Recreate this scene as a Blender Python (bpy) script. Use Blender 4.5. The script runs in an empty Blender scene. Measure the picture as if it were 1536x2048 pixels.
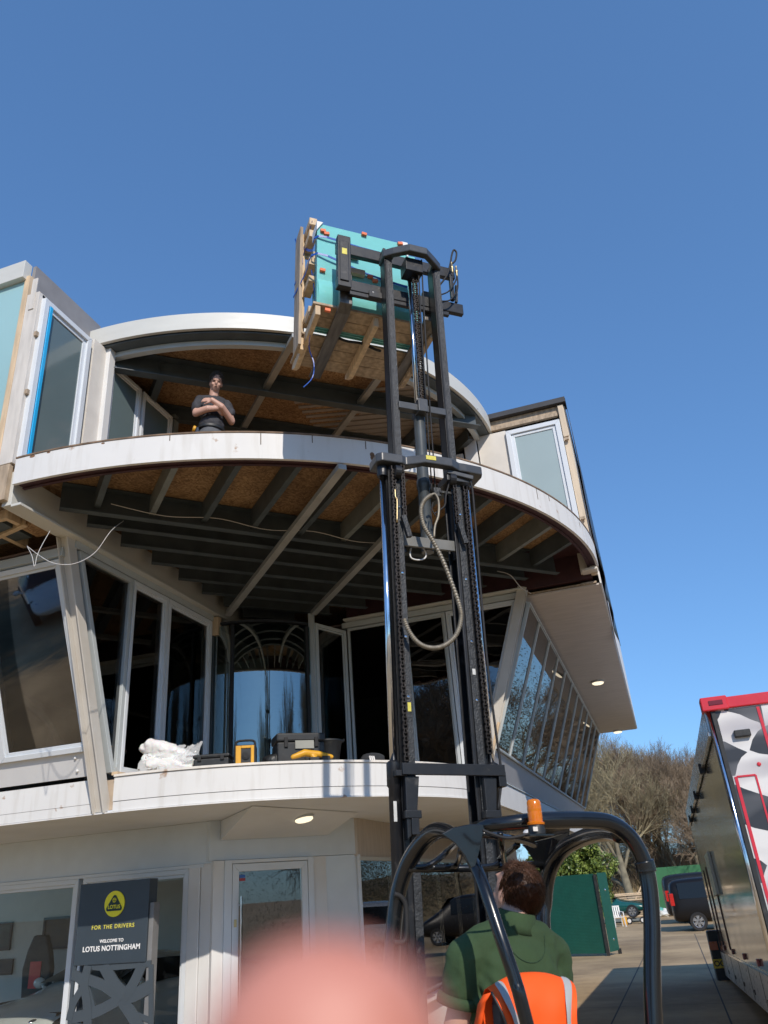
import bpy, math, random
from mathutils import Vector, Matrix, Euler, noise
random.seed(7)
sc = bpy.context.scene
COL = sc.collection
R_ = math.radians

# ------------------------------------------------------------------ camera
CAMZ = 1.65
YAW, PITCH, ROLL = R_(16.8), R_(26.1), R_(-4.5)
Rz = Matrix.Rotation(YAW, 3, 'Z')
_f = Vector((0, math.cos(PITCH), math.sin(PITCH)))
_u = Vector((0, -math.sin(PITCH), math.cos(PITCH)))
_x = Vector((1, 0, 0))
CX_ = Rz @ (_x*math.cos(ROLL) + _u*math.sin(ROLL))
CU_ = Rz @ (-_x*math.sin(ROLL) + _u*math.cos(ROLL))
CF_ = Rz @ _f
cam_d = bpy.data.cameras.new('camera')
cam = bpy.data.objects.new('camera', cam_d)
COL.objects.link(cam)
m4 = Matrix((CX_, CU_, -CF_)).transposed().to_4x4()
m4.translation = Vector((0, 0, CAMZ))
cam.matrix_world = m4
cam_d.sensor_fit = 'HORIZONTAL'
cam_d.sensor_width = 36.0
cam_d.lens = 36.0*1540/1536
cam_d.clip_start = 0.005
cam_d.clip_end = 2000
cam_d.dof.use_dof = True
cam_d.dof.focus_distance = 6.5
cam_d.dof.aperture_fstop = 8.0
sc.camera = cam

# ------------------------------------------------------------------ sky, sun, exposure
SUN_AZ, SUN_EL = 33.0, 36.0          # azimuth measured from -Y towards +X
SD = Vector((math.sin(R_(SUN_AZ))*math.cos(R_(SUN_EL)), -math.cos(R_(SUN_AZ))*math.cos(R_(SUN_EL)), math.sin(R_(SUN_EL))))
w = bpy.data.worlds.new('World')
sc.world = w
w.use_nodes = True
nt = w.node_tree
bg = nt.nodes['Background']
sky = nt.nodes.new('ShaderNodeTexSky')
sky.sky_type = 'NISHITA'
sky.sun_disc = False
sky.sun_elevation = R_(SUN_EL)
sky.sun_rotation = math.atan2(SD.x, SD.y)
sky.altitude = 0
sky.air_density = 1.0
sky.dust_density = 0.35
sky.ozone_density = 2.2
tint = nt.nodes.new('ShaderNodeMix'); tint.data_type = 'RGBA'; tint.blend_type = 'MULTIPLY'; tint.inputs[0].default_value = 1.0; tint.inputs[7].default_value = (.715, 1.18, 1.76, 1)
gam = nt.nodes.new('ShaderNodeGamma'); gam.inputs[1].default_value = .65
nt.links.new(sky.outputs[0], gam.inputs[0]); nt.links.new(gam.outputs[0], tint.inputs[6]); nt.links.new(tint.outputs[2], bg.inputs[0])
bg.inputs[1].default_value = 0.15
sl = bpy.data.lights.new('sun', 'SUN')
sl.energy = 3.4
sl.angle = R_(0.5)
sl.color = (1.0, 0.91, 0.80)
so = bpy.data.objects.new('sun', sl)
COL.objects.link(so)
so.rotation_euler = SD.to_track_quat('Z', 'Y').to_euler()
so.location = SD*60
sc.view_settings.view_transform = 'Standard'
sc.view_settings.look = 'None'
sc.view_settings.exposure = 0.15
sc.view_settings.gamma = 1.0
sc.cycles.max_bounces = 8
sc.cycles.transparent_max_bounces = 12
sc.cycles.caustics_reflective = False
sc.cycles.caustics_refractive = False
sc.cycles.sample_clamp_indirect = 6

# ------------------------------------------------------------------ measuring helpers (pixel of the 1536x2048 photo -> point on a plane)
C0 = Vector((0, 0, CAMZ))
def ray(px, py): return CX_*((px-768)/1540) + CU_*((1024-py)/1540) + CF_
def onp(px, py, ax, v):
    d = ray(px, py); return C0 + d*((v-C0[ax])/d[ax])
def Zp(px, py, z): return onp(px, py, 2, z)
def Yp(px, py, y): return onp(px, py, 1, y)
def Xp(px, py, x): return onp(px, py, 0, x)
def planep(px, py, p0, n):
    d = ray(px, py); return C0 + d*((p0-C0).dot(n)/d.dot(n))
def gz(y): return -0.022*max(0.0, min(y, 36.0)-4.0)     # the yard falls gently away from the building
V = Vector

# ------------------------------------------------------------------ objects and tags
def tag(o, label=None, cat=None, group=None, kind=None):
    if label: o['label'] = label
    if cat: o['category'] = cat
    if group: o['group'] = group
    if kind: o['kind'] = kind
    return o
def empty(name, loc=(0, 0, 0), rot=(0, 0, 0)):
    o = bpy.data.objects.new(name, None); COL.objects.link(o)
    o.location = loc; o.rotation_euler = rot; o.empty_display_size = .1
    return o
def copy_tree(o, parent=None):
    c = o.copy(); COL.objects.link(c); c.parent = parent
    for ch in list(o.children): copy_tree(ch, c)
    return c

class MB:
    """collects shapes, then links them as ONE mesh object"""
    def __init__(s): s.v = []; s.f = []; s.mi = []; s.cur = 0
    def add(s, vs, fs):
        b = len(s.v); s.v += [tuple(p) for p in vs]
        for f in fs: s.f.append(tuple(i+b for i in f)); s.mi.append(s.cur)
        return s
    def box(s, a, b, M=None):
        x0, y0, z0 = a; x1, y1, z1 = b
        vs = [V(p) for p in ((x0,y0,z0),(x1,y0,z0),(x1,y1,z0),(x0,y1,z0),(x0,y0,z1),(x1,y0,z1),(x1,y1,z1),(x0,y1,z1))]
        if M: vs = [M @ p for p in vs]
        return s.add(vs, [(0,3,2,1),(4,5,6,7),(0,1,5,4),(1,2,6,5),(2,3,7,6),(3,0,4,7)])
    def beam(s, p, q, wd, ht, up=(0,0,1)):
        p = V(p); q = V(q); d = (q-p).normalized(); up = V(up)
        sd = d.cross(up)
        if sd.length < 1e-4: sd = d.cross(V((0,1,0)))
        sd.normalize(); u2 = sd.cross(d).normalized()
        a = sd*wd/2; b = u2*ht/2
        vs = [p-a-b, p+a-b, p+a+b, p-a+b, q-a-b, q+a-b, q+a+b, q-a+b]
        return s.add(vs, [(0,1,2,3),(7,6,5,4),(0,4,5,1),(1,5,6,2),(2,6,7,3),(3,7,4,0)])
    def prism(s, pts, vec):
        vec = V(vec); n = len(pts); pts = [V(p) for p in pts]
        fs = [tuple(range(n-1, -1, -1)), tuple(range(n, 2*n))]
        for i in range(n): fs.append((i, (i+1) % n, n+(i+1) % n, n+i))
        return s.add(pts+[p+vec for p in pts], fs)
    def tube(s, pts, r, n=8, cap=True, closed=False):
        pts = [V(p) for p in pts]; m = len(pts); rr = r if isinstance(r, (list, tuple)) else [r]*m
        vs = []; up = None
        for i, p in enumerate(pts):
            if closed: d = pts[(i+1) % m]-pts[i-1]
            else: d = pts[min(i+1, m-1)]-pts[max(i-1, 0)]
            d.normalize()
            if up is None:
                up = V((0,0,1)) if abs(d.z) < .9 else V((0,1,0))
            sd = d.cross(up).normalized(); up = sd.cross(d).normalized()
            for k in range(n):
                a = 2*math.pi*k/n
                vs.append(p+sd*math.cos(a)*rr[i]+up*math.sin(a)*rr[i])
        fs = []
        for i in range(m if closed else m-1):
            j = (i+1) % m
            for k in range(n):
                fs.append((i*n+k, i*n+(k+1) % n, j*n+(k+1) % n, j*n+k))
        if cap and not closed:
            fs.append(tuple(range(n-1, -1, -1))); fs.append(tuple((m-1)*n+k for k in range(n)))
        return s.add(vs, fs)
    def arc(s, c, r0, r1, z0, z1, a0, a1, n=48):
        vs = []
        for i in range(n+1):
            a = R_(a0+(a1-a0)*i/n); ca, sa = math.cos(a), math.sin(a)
            for r, z in ((r0,z0),(r1,z0),(r1,z1),(r0,z1)): vs.append((c[0]+r*ca, c[1]+r*sa, z))
        fs = [(0,1,2,3), tuple(4*n+k for k in (3,2,1,0))]
        for i in range(n):
            for k in range(4): fs.append((4*i+k, 4*(i+1)+k, 4*(i+1)+(k+1) % 4, 4*i+(k+1) % 4))
        return s.add(vs, fs)
    def lathe(s, prof, M=None, n=24):
        vs = []
        for r, z in prof:
            for k in range(n):
                a = 2*math.pi*k/n; p = V((r*math.cos(a), r*math.sin(a), z)); vs.append(M @ p if M else p)
        fs = []
        for i in range(len(prof)-1):
            for k in range(n): fs.append((i*n+k, i*n+(k+1) % n, (i+1)*n+(k+1) % n, (i+1)*n+k))
        fs.append(tuple(range(n-1, -1, -1))); fs.append(tuple((len(prof)-1)*n+k for k in range(n)))
        return s.add(vs, fs)
    def ell(s, c, r, M=None, n=16, m=10):
        c = V(c); vs = [V((0,0,-1))]
        for i in range(1, m):
            t = math.pi*i/m
            for k in range(n):
                a = 2*math.pi*k/n; vs.append(V((math.sin(t)*math.cos(a), math.sin(t)*math.sin(a), -math.cos(t))))
        vs.append(V((0,0,1)))
        out = []
        for p in vs:
            q = V((p.x*r[0], p.y*r[1], p.z*r[2]))
            out.append(c+(M @ q if M else q))
        fs = []
        for k in range(n): fs.append((0, 1+(k+1) % n, 1+k))
        for i in range(m-2):
            for k in range(n): fs.append((1+i*n+k, 1+i*n+(k+1) % n, 1+(i+1)*n+(k+1) % n, 1+(i+1)*n+k))
        L = len(vs)-1; b = 1+(m-2)*n
        for k in range(n): fs.append((b+k, b+(k+1) % n, L))
        return s.add(out, fs)
    def limb(s, pts, rad, n=12):
        """capsule chain: tube with round ends, radii may be (rx)"""
        s.tube(pts, rad, n)
        for p, r in ((pts[0], rad[0]), (pts[-1], rad[-1])): s.ell(p, (r, r, r), n=12, m=8)
        return s
    def build(s, name, mat, parent=None, smooth=False, bevel=0, mats=None, auto=None):
        me = bpy.data.meshes.new(name); me.from_pydata(s.v, [], s.f); me.update()
        for m_ in (mats or [mat]): me.materials.append(m_)
        if mats: me.polygons.foreach_set('material_index', s.mi)
        if smooth: me.polygons.foreach_set('use_smooth', [True]*len(me.polygons))
        o = bpy.data.objects.new(name, me); COL.objects.link(o)
        if parent: o.parent = parent
        if bevel:
            b = o.modifiers.new('bevel', 'BEVEL'); b.width = bevel; b.segments = 2; b.limit_method = 'ANGLE'; b.angle_limit = R_(40)
            if not smooth: b.harden_normals = False
        if auto:
            me.polygons.foreach_set('use_smooth', [True]*len(me.polygons))
            try: me.set_sharp_from_angle(angle=R_(auto))
            except Exception: pass
        return o

def fuse(mb, voxel, smooth_it=6, sub=0):
    """melt overlapping pieces into one continuous surface; returns a mesh builder"""
    me = bpy.data.meshes.new('tmp'); me.from_pydata(mb.v, [], mb.f); me.update()
    o = bpy.data.objects.new('tmp', me); COL.objects.link(o)
    r = o.modifiers.new('r', 'REMESH'); r.mode = 'VOXEL'; r.voxel_size = voxel; r.use_smooth_shade = True
    if smooth_it:
        sm = o.modifiers.new('s', 'SMOOTH'); sm.factor = .5; sm.iterations = smooth_it
    dg = bpy.context.evaluated_depsgraph_get(); dg.update()
    m2 = bpy.data.meshes.new_from_object(o.evaluated_get(dg))
    out = MB(); out.add([v.co.copy() for v in m2.vertices], [tuple(p.vertices) for p in m2.polygons])
    bpy.data.objects.remove(o); bpy.data.meshes.remove(me); bpy.data.meshes.remove(m2)
    return out

def text_mesh(txt, size, depth=.002, bold=0.0, shear=0, spacing=1.0):
    cu = bpy.data.curves.new('t', 'FONT'); cu.body = txt; cu.size = size; cu.extrude = depth/2; cu.align_x = 'CENTER'; cu.offset = bold; cu.space_character = spacing; cu.shear = shear
    o = bpy.data.objects.new('t', cu); COL.objects.link(o)
    dg = bpy.context.evaluated_depsgraph_get(); dg.update()
    me = bpy.data.meshes.new_from_object(o.evaluated_get(dg))
    out = MB(); out.add([v.co.copy() for v in me.vertices], [tuple(p.vertices) for p in me.polygons])
    bpy.data.objects.remove(o); bpy.data.curves.remove(cu); bpy.data.meshes.remove(me)
    return out
def xf(mb, M):
    mb.v = [tuple(M @ V(p)) for p in mb.v]; return mb

# ------------------------------------------------------------------ materials
MATS = {}
def mat(name, col, rough=.6, metal=0.0, var=.12, scale=6.0, bump=0.0, bscale=40.0, spec=.5, coat=0.0, stretch=None, detail=4, dark=None, alpha=None, trans=None):
    m = bpy.data.materials.new(name); m.use_nodes = True; n = m.node_tree.nodes; L = m.node_tree.links
    p = n['Principled BSDF']; p.inputs['Roughness'].default_value = rough; p.inputs['Metallic'].default_value = metal
    p.inputs['Specular IOR Level'].default_value = spec; p.inputs['Coat Weight'].default_value = coat
    tc = n.new('ShaderNodeTexCoord'); src = tc.outputs['Object']
    if stretch:
        mp = n.new('ShaderNodeMapping'); mp.inputs['Scale'].default_value = stretch; L.new(src, mp.inputs[0]); src = mp.outputs[0]
    nz = n.new('ShaderNodeTexNoise'); nz.inputs['Scale'].default_value = scale; nz.inputs['Detail'].default_value = detail; L.new(src, nz.inputs['Vector'])
    rp = n.new('ShaderNodeValToRGB'); c = V(col)
    d = V(dark) if dark else c*(1-var)
    h = c if dark else c*(1+var*.5)
    rp.color_ramp.elements[0].position = .3; rp.color_ramp.elements[1].position = .7
    rp.color_ramp.elements[0].color = (*d, 1); rp.color_ramp.elements[1].color = (*[min(1, k) for k in h], 1)
    L.new(nz.outputs['Fac'], rp.inputs[0]); L.new(rp.outputs[0], p.inputs['Base Color'])
    if var > 0:
        rr = n.new('ShaderNodeMapRange'); rr.inputs[3].default_value = max(0.02, rough-.1); rr.inputs[4].default_value = min(1, rough+.1)
        nz2 = n.new('ShaderNodeTexNoise'); nz2.inputs['Scale'].default_value = scale*2.3; L.new(src, nz2.inputs['Vector'])
        L.new(nz2.outputs['Fac'], rr.inputs[0]); L.new(rr.outputs[0], p.inputs['Roughness'])
    if bump:
        b = n.new('ShaderNodeBump'); b.inputs['Strength'].default_value = bump; b.inputs['Distance'].default_value = .01
        nb = n.new('ShaderNodeTexNoise'); nb.inputs['Scale'].default_value = bscale; nb.inputs['Detail'].default_value = 6; L.new(src, nb.inputs['Vector'])
        L.new(nb.outputs['Fac'], b.inputs['Height']); L.new(b.outputs[0], p.inputs['Normal'])
    MATS[name] = m
    return m
def glass(name, tint=(.8, .9, .9), base=.06, refl=1.0, wob=0.0, ior=1.5, wscale=2.0):
    """thin sheet of glass: tinted see-through plus mirror reflection growing at grazing angles"""
    m = bpy.data.materials.new(name); m.use_nodes = True; n = m.node_tree.nodes; L = m.node_tree.links
    n.remove(n['Principled BSDF']); out = n['Material Output']
    t = n.new('ShaderNodeBsdfTransparent'); t.inputs[0].default_value = (*tint, 1)
    g = n.new('ShaderNodeBsdfGlossy'); g.inputs['Roughness'].default_value = 0.01; g.inputs[0].default_value = (*(refl if isinstance(refl, tuple) else (refl,)*3), 1)
    fr = n.new('ShaderNodeFresnel'); fr.inputs[0].default_value = ior
    ma = n.new('ShaderNodeMath'); ma.operation = 'MULTIPLY_ADD'; ma.inputs[1].default_value = 1.0-base; ma.inputs[2].default_value = base; ma.use_clamp = True
    L.new(fr.outputs[0], ma.inputs[0])
    mx = n.new('ShaderNodeMixShader'); L.new(ma.outputs[0], mx.inputs[0]); L.new(t.outputs[0], mx.inputs[1]); L.new(g.outputs[0], mx.inputs[2]); L.new(mx.outputs[0], out.inputs[0])
    if wob:
        tc = n.new('ShaderNodeTexCoord'); nz = n.new('ShaderNodeTexNoise'); nz.inputs['Scale'].default_value = wscale; nz.inputs['Detail'].default_value = 1
        L.new(tc.outputs['Object'], nz.inputs['Vector'])
        b = n.new('ShaderNodeBump'); b.inputs['Strength'].default_value = wob; b.inputs['Distance'].default_value = .02; L.new(nz.outputs['Fac'], b.inputs['Height'])
        L.new(b.outputs[0], g.inputs['Normal'])
    MATS[name] = m
    return m

white = mat('white_paint', (.74, .735, .72), .55, var=.05, scale=3, bump=.05, bscale=25)
def worn_white(name, base=(.72, .715, .70)):
    """white painted boards with vertical water stains, scuffs and small bare patches"""
    m = mat(name, base, .6, var=.04, scale=2); n = m.node_tree.nodes; L = m.node_tree.links; p = n['Principled BSDF']
    src = p.inputs['Base Color'].links[0].from_socket
    tc = n.new('ShaderNodeTexCoord'); mp = n.new('ShaderNodeMapping'); mp.inputs['Scale'].default_value = (9, 9, 1.2); L.new(tc.outputs['Object'], mp.inputs[0])
    nz = n.new('ShaderNodeTexNoise'); nz.inputs['Scale'].default_value = 1.6; nz.inputs['Detail'].default_value = 6; L.new(mp.outputs[0], nz.inputs['Vector'])
    r = n.new('ShaderNodeValToRGB'); r.color_ramp.elements[0].position = .50; r.color_ramp.elements[1].position = .78
    r.color_ramp.elements[0].color = (0,0,0,1); r.color_ramp.elements[1].color = (.5,.5,.5,1); L.new(nz.outputs['Fac'], r.inputs[0])
    mx = n.new('ShaderNodeMix'); mx.data_type = 'RGBA'; L.new(r.outputs[0], mx.inputs[0]); L.new(src, mx.inputs[6]); mx.inputs[7].default_value = (.50,.47,.42,1)
    n2 = n.new('ShaderNodeTexNoise'); n2.inputs['Scale'].default_value = 5; n2.inputs['Detail'].default_value = 8; L.new(tc.outputs['Object'], n2.inputs['Vector'])
    r2 = n.new('ShaderNodeValToRGB'); r2.color_ramp.elements[0].position = .665; r2.color_ramp.elements[1].position = .70; L.new(n2.outputs['Fac'], r2.inputs[0])
    m2 = n.new('ShaderNodeMix'); m2.data_type = 'RGBA'; L.new(r2.outputs[0], m2.inputs[0]); L.new(mx.outputs[2], m2.inputs[6]); m2.inputs[7].default_value = (.42,.30,.22,1)
    L.new(m2.outputs[2], p.inputs['Base Color'])
    return m
whiteworn = worn_white('weathered_white')
cream = mat('cream_panel', (.72, .68, .62), .7, var=.08, scale=5, bump=.1)
fasciagrey = mat('pale_grey_metal', (.62, .62, .58), .45, var=.06, scale=2, stretch=(1,1,4))
frame_w = mat('window_frame_white', (.70, .74, .78), .35, var=.03)
frame_g = mat('window_frame_grey', (.50, .54, .55), .4, var=.05)
steel = mat('painted_steel', (.075, .092, .10), .55, var=.25, scale=5, bump=.05)
steel_l = mat('light_steel', (.20, .22, .215), .5, var=.2, scale=6)
dark_in = mat('dark_interior', (.030, .033, .038), .9, var=.3)
soffit_m = mat('soffit_board', (.58, .52, .47), .7, var=.10, scale=3, stretch=(1, 6, 1), bump=.06)
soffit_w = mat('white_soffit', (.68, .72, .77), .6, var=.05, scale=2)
oxide = mat('red_oxide', (.055, .018, .022), .7, var=.3)
timber = mat('raw_timber', (.66, .50, .33), .75, var=.22, scale=4, stretch=(6, 6, .8), bump=.15)
timber_old = mat('weathered_timber', (.46, .36, .26), .85, var=.35, scale=5, stretch=(5, 5, 1), bump=.25)
def osb_mat():
    m = bpy.data.materials.new('osb'); m.use_nodes = True; n = m.node_tree.nodes; L = m.node_tree.links; p = n['Principled BSDF']; p.inputs['Roughness'].default_value = .8
    tc = n.new('ShaderNodeTexCoord'); nz = n.new('ShaderNodeTexNoise'); nz.inputs['Scale'].default_value = 3; L.new(tc.outputs['Object'], nz.inputs['Vector'])
    add = n.new('ShaderNodeMixRGB'); add.blend_type = 'ADD'; add.inputs[0].default_value = .25; L.new(tc.outputs['Object'], add.inputs[1]); L.new(nz.outputs['Color'], add.inputs[2])
    outs = []
    for sc_ in ((30, 80, 26), (80, 32, 26)):
        mp = n.new('ShaderNodeMapping'); mp.inputs['Scale'].default_value = sc_; L.new(add.outputs[0], mp.inputs[0])
        v = n.new('ShaderNodeTexVoronoi'); v.inputs['Scale'].default_value = 1.0; L.new(mp.outputs[0], v.inputs['Vector']); outs.append(v.outputs['Color'])
    mx = n.new('ShaderNodeMixRGB'); mx.inputs[0].default_value = .5; L.new(outs[0], mx.inputs[1]); L.new(outs[1], mx.inputs[2])
    bw = n.new('ShaderNodeRGBToBW'); L.new(mx.outputs[0], bw.inputs[0])
    r = n.new('ShaderNodeValToRGB'); e = r.color_ramp.elements; e[0].position = .22; e[0].color = (.20, .112, .055, 1); e[1].position = .80; e[1].color = (.50, .325, .17, 1)
    k = r.color_ramp.elements.new(.5); k.color = (.34, .205, .10, 1); L.new(bw.outputs[0], r.inputs[0])
    n3 = n.new('ShaderNodeTexNoise'); n3.inputs['Scale'].default_value = 1.1; n3.inputs['Detail'].default_value = 3; L.new(tc.outputs['Object'], n3.inputs['Vector'])
    r3 = n.new('ShaderNodeValToRGB'); r3.color_ramp.elements[0].position = .35; r3.color_ramp.elements[0].color = (.62,.58,.56,1); r3.color_ramp.elements[1].position = .6; L.new(n3.outputs['Fac'], r3.inputs[0])
    ml = n.new('ShaderNodeMixRGB'); ml.blend_type = 'MULTIPLY'; ml.inputs[0].default_value = 1; L.new(r.outputs[0], ml.inputs[1]); L.new(r3.outputs[0], ml.inputs[2])
    L.new(ml.outputs[0], p.inputs['Base Color'])
    return m
osb = osb_mat()
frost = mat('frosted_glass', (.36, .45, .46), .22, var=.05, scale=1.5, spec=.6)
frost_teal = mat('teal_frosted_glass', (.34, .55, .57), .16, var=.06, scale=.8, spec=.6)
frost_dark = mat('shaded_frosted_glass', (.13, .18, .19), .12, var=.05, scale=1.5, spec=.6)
g_clear = glass('shop_glass', (.93, .95, .94), .0, ior=1.30)
g_side = glass('side_shop_glass', (.74, .76, .75), .0, ior=1.5)
g_open = glass('unlit_opening_film', (.45, .45, .45), .0, ior=1.06)
g_dark = glass('tinted_glass', (.72, .71, .70), .055)
g_curve = glass('curved_tinted_glass', (.40, .62, .62), .25, (.86, .95, .93))
g_wavy = glass('wavy_glass', (.30, .29, .31), .10, wob=.045, wscale=5)
g_wing = glass('wing_glass', (.16, .17, .17), .18, .8, wob=.02, wscale=1.2)
blacksteel = mat('black_mast_paint', (.009, .010, .013), .42, var=.3, scale=8, bump=.06)
mastgrey = mat('greased_rail', (.036, .039, .043), .5, var=.55, scale=30, bump=.5, bscale=90, metal=.2)
glossblack = mat('gloss_black_paint', (.008, .009, .011), .22, var=.2, scale=9, coat=.25)
chrome = mat('chrome_rod', (.72, .75, .80), .10, metal=1.0, var=.05)
chainm = mat('oily_chain', (.045, .038, .034), .45, metal=.7, var=.5, scale=30)
rubber = mat('rubber', (.015, .015, .016), .7, var=.2)
hosem = mat('braided_hose', (.26, .23, .18), .5, metal=.4, var=.3, scale=40)
brass = mat('brass', (.55, .42, .22), .35, metal=.9, var=.2)
skin = mat('skin', (.58, .34, .26), .5, var=.10, scale=9, bump=.05, bscale=120)
black_pl = mat('black_plastic', (.018, .020, .022), .5, var=.3, scale=12)
yellow = mat('yellow_plastic', (.72, .36, .02), .45, var=.12)
def scuff(m, col=(.20, .19, .17), lo_=.60, hi=.72, scale=7, amt=.7):
    n = m.node_tree.nodes; L = m.node_tree.links; p = n['Principled BSDF']; src = p.inputs['Base Color'].links[0].from_socket
    tc = n.new('ShaderNodeTexCoord'); nz = n.new('ShaderNodeTexNoise'); nz.inputs['Scale'].default_value = scale; nz.inputs['Detail'].default_value = 10; nz.inputs['Roughness'].default_value = .72; L.new(tc.outputs['Object'], nz.inputs['Vector'])
    r = n.new('ShaderNodeValToRGB'); r.color_ramp.elements[0].position = lo_; r.color_ramp.elements[0].color = (0, 0, 0, 1); r.color_ramp.elements[1].position = hi; r.color_ramp.elements[1].color = (amt, amt, amt, 1); L.new(nz.outputs['Fac'], r.inputs[0])
    x = n.new('ShaderNodeMix'); x.data_type = 'RGBA'; L.new(r.outputs[0], x.inputs[0]); L.new(src, x.inputs[6]); x.inputs[7].default_value = (*col, 1); L.new(x.outputs[2], p.inputs['Base Color'])
    return m
scuff(blacksteel, (.10, .095, .09)); scuff(glossblack, (.07, .065, .06), .62, .74, 5, .5); scuff(black_pl, (.09, .085, .075), .58, .72, 9, .6); scuff(yellow, (.25, .14, .05), .60, .70, 16, .6)
def emit(name, col, s):
    m = bpy.data.materials.new(name); m.use_nodes = True; p = m.node_tree.nodes['Principled BSDF']
    p.inputs['Base Color'].default_value = (*col, 1); p.inputs['Emission Color'].default_value = (*col, 1); p.inputs['Emission Strength'].default_value = s
    return m
lampm = emit('lit_diffuser', (1.0, .86, .62), 1.1)
# ------------------------------------------------------------------ world-coordinate parents
def wm(o):
    M = o.matrix_basis.copy()
    return (wm(o.parent) @ o.matrix_parent_inverse @ M) if o.parent else M
WP = set()
_b0 = MB.build
def _build(s, name, mat, parent=None, **k):
    o = _b0(s, name, mat, parent, **k)
    if parent and parent.name in WP: o.matrix_parent_inverse = wm(parent).inverted()
    return o
MB.build = _build

def inset(P, d):
    """inset a convex planar polygon by d"""
    P = [V(p) for p in P]; n = (P[1]-P[0]).cross(P[2]-P[0]).normalized(); m = len(P); out = []
    for i in range(m):
        a, b, c = P[i-1], P[i], P[(i+1) % m]
        e1 = (b-a).normalized(); e2 = (c-b).normalized(); n1 = n.cross(e1); n2 = n.cross(e2)
        k = (n1+n2); out.append(b+k*(d/(1+n1.dot(n2))))
    return out, n
def ringprism(mb, P, fw, z0, z1):
    """frame of width fw round polygon P, from depth z0 to z1 along its normal"""
    Q, n = inset(P, fw); m = len(P); P = [V(p) for p in P]
    for i in range(m):
        j = (i+1) % m
        mb.prism([P[i]+n*z0, P[j]+n*z0, Q[j]+n*z0, Q[i]+n*z0], n*(z1-z0))
    return Q, n
def window(parent, P, fw=.07, th=.06, gm=None, fm=None, name='window', fw2=.045):
    fm = fm or frame_w; gm = gm or g_dark
    m = MB(); Q, n = ringprism(m, P, fw, -th/2, th/2)
    if fw2:
        Q, n = ringprism(m, Q, fw2, -th/2, th*.22)
    o = m.build(name, fm, parent, bevel=.004)
    g = MB(); g.prism([q-n*.006 for q in Q], n*.012); g.build('pane', gm, o)
    return o

B = tag(empty('showroom_building', (-4.7, 9.15, 0)), 'white three-storey round-cornered showroom with its upper balcony stripped to steel joists', 'building')
WP.add('showroom_building')
CXY = (-4.7, 9.15)
d1 = V((-1, 1, 0)).normalized(); pp = V((1, 1, 0)).normalized()
def pq(p, q, z): return V((p*pp.x+q*d1.x, p*pp.y+q*d1.y, z))

# ---------------- top storey floor
m = MB(); m.arc(CXY, 0.02, 4.56, 5.212, 5.236, -90, 0, 72); m.build('floor_deck', osb, B)
m = MB(); m.arc(CXY, 4.50, 4.608, 5.237, 5.252, -89.6, -.3, 90); m.build('deck_edge', mat('ply_edge', (.22, .15, .10), .85, var=.5, scale=9), B, auto=30)
m = MB(); m.box((-14, 4.62, 5.16), (-4.72, 20, 5.24)); m.box((-4.70, 9.17, 5.16), (-.16, 20.5, 5.24)); m.build('wing_floor', osb, B)
m = MB(); m.arc(CXY, 4.572, 4.602, 4.985, 5.235, -89.6, -.3, 90); m.build('balcony_fascia', whiteworn, B, auto=30)
m = MB(); m.arc(CXY, 4.50, 4.570, 5.0, 5.208, -89.4, -.5, 72); m.arc(CXY, 4.47, 4.50, 4.985, 5.0, -89.4, -.5, 72); m.build('ring_beam', oxide, B, auto=30)
def cbeam(mb, a, b, h, wd=.06, t=.008):
    """lipped channel: web, two flanges and lips"""
    a = V(a); b = V(b); sd = (b-a).cross(V((0,0,1))).normalized()
    mb.beam(a-V((0,0,h/2)), b-V((0,0,h/2)), t, h)
    for zz in (0, h-t):
        mb.beam(a+sd*(wd/2+t/2)-V((0,0,zz+t/2)), b+sd*(wd/2+t/2)-V((0,0,zz+t/2)), wd, t)
for k in range(11):
    p = .62+.497*k; R = 4.49; dd = R*R-(p-3.147)**2
    q0 = 9.793-math.sqrt(dd)
    if q0 < 6.75:
        m = MB(); cbeam(m, pq(p, q0-.02, 5.208), pq(p, 6.80, 5.208), .205, .046); m.build('floor_joist', steel_l if k % 4 == 1 else steel, B)
for i, q in enumerate((6.83, 7.10, 7.47, 7.85, 8.22, 8.58, 8.94, 9.3)):
    p0 = q-6.505-.15; p1 = 12.80-q
    m = MB(); cbeam(m, pq(p0+.15, q, 5.205), pq(p1, q, 5.205), .26, .07); m.build('floor_beam', steel, B)
# light grey ceiling channels under the joists
for (p, q0, q1, z0, z1) in ((2.43, 5.22, 8.72, 4.93, 4.77), (3.42, 6.0, 8.42, 4.93, 4.77)):
    m = MB(); m.beam(pq(p, q0, z0), pq(p, q1, z1), .075, .05); m.build('ceiling_channel', mat('galvanised_channel', (.42, .42, .40), .45, var=.15, metal=.3) if 'galvanised_channel' not in MATS else MATS['galvanised_channel'], B)
# edge beams on the notch walls
m = MB(); m.box((-4.80, 4.60, 4.82), (-4.70, 9.05, 5.15)); m.box((-4.70, 4.60, 4.80), (-4.60, 8.15, 4.825)); m.build('edge_beam', fasciagrey, B, bevel=.004)
m = MB(); m.box((-3.40, 9.165, 4.87), (-.20, 9.26, 5.205)); m.box((-1.35, 8.75, 5.19), (-.25, 9.16, 5.205)); m.build('edge_beam', oxide, B, bevel=.004)
m = MB(); m.box((-3.40, 9.02, 4.84), (-1.05, 9.16, 4.862)); m.build('edge_beam', fasciagrey, B, bevel=.004)
m = MB(); m.box((-1.05, 9.17, 4.98), (-.14, 9.19, 5.12)); m.build('oxide_beam', oxide, B)
m = MB(); m.box((-.32, 9.10, 4.93), (-.13, 9.17, 5.19)); m.box((-.30,9.00,4.92),(-.12,9.16,4.945)); m.build('edge_bracket', cream, B)
crackm = mat('board_crack', (.12, .09, .07), .9)
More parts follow.
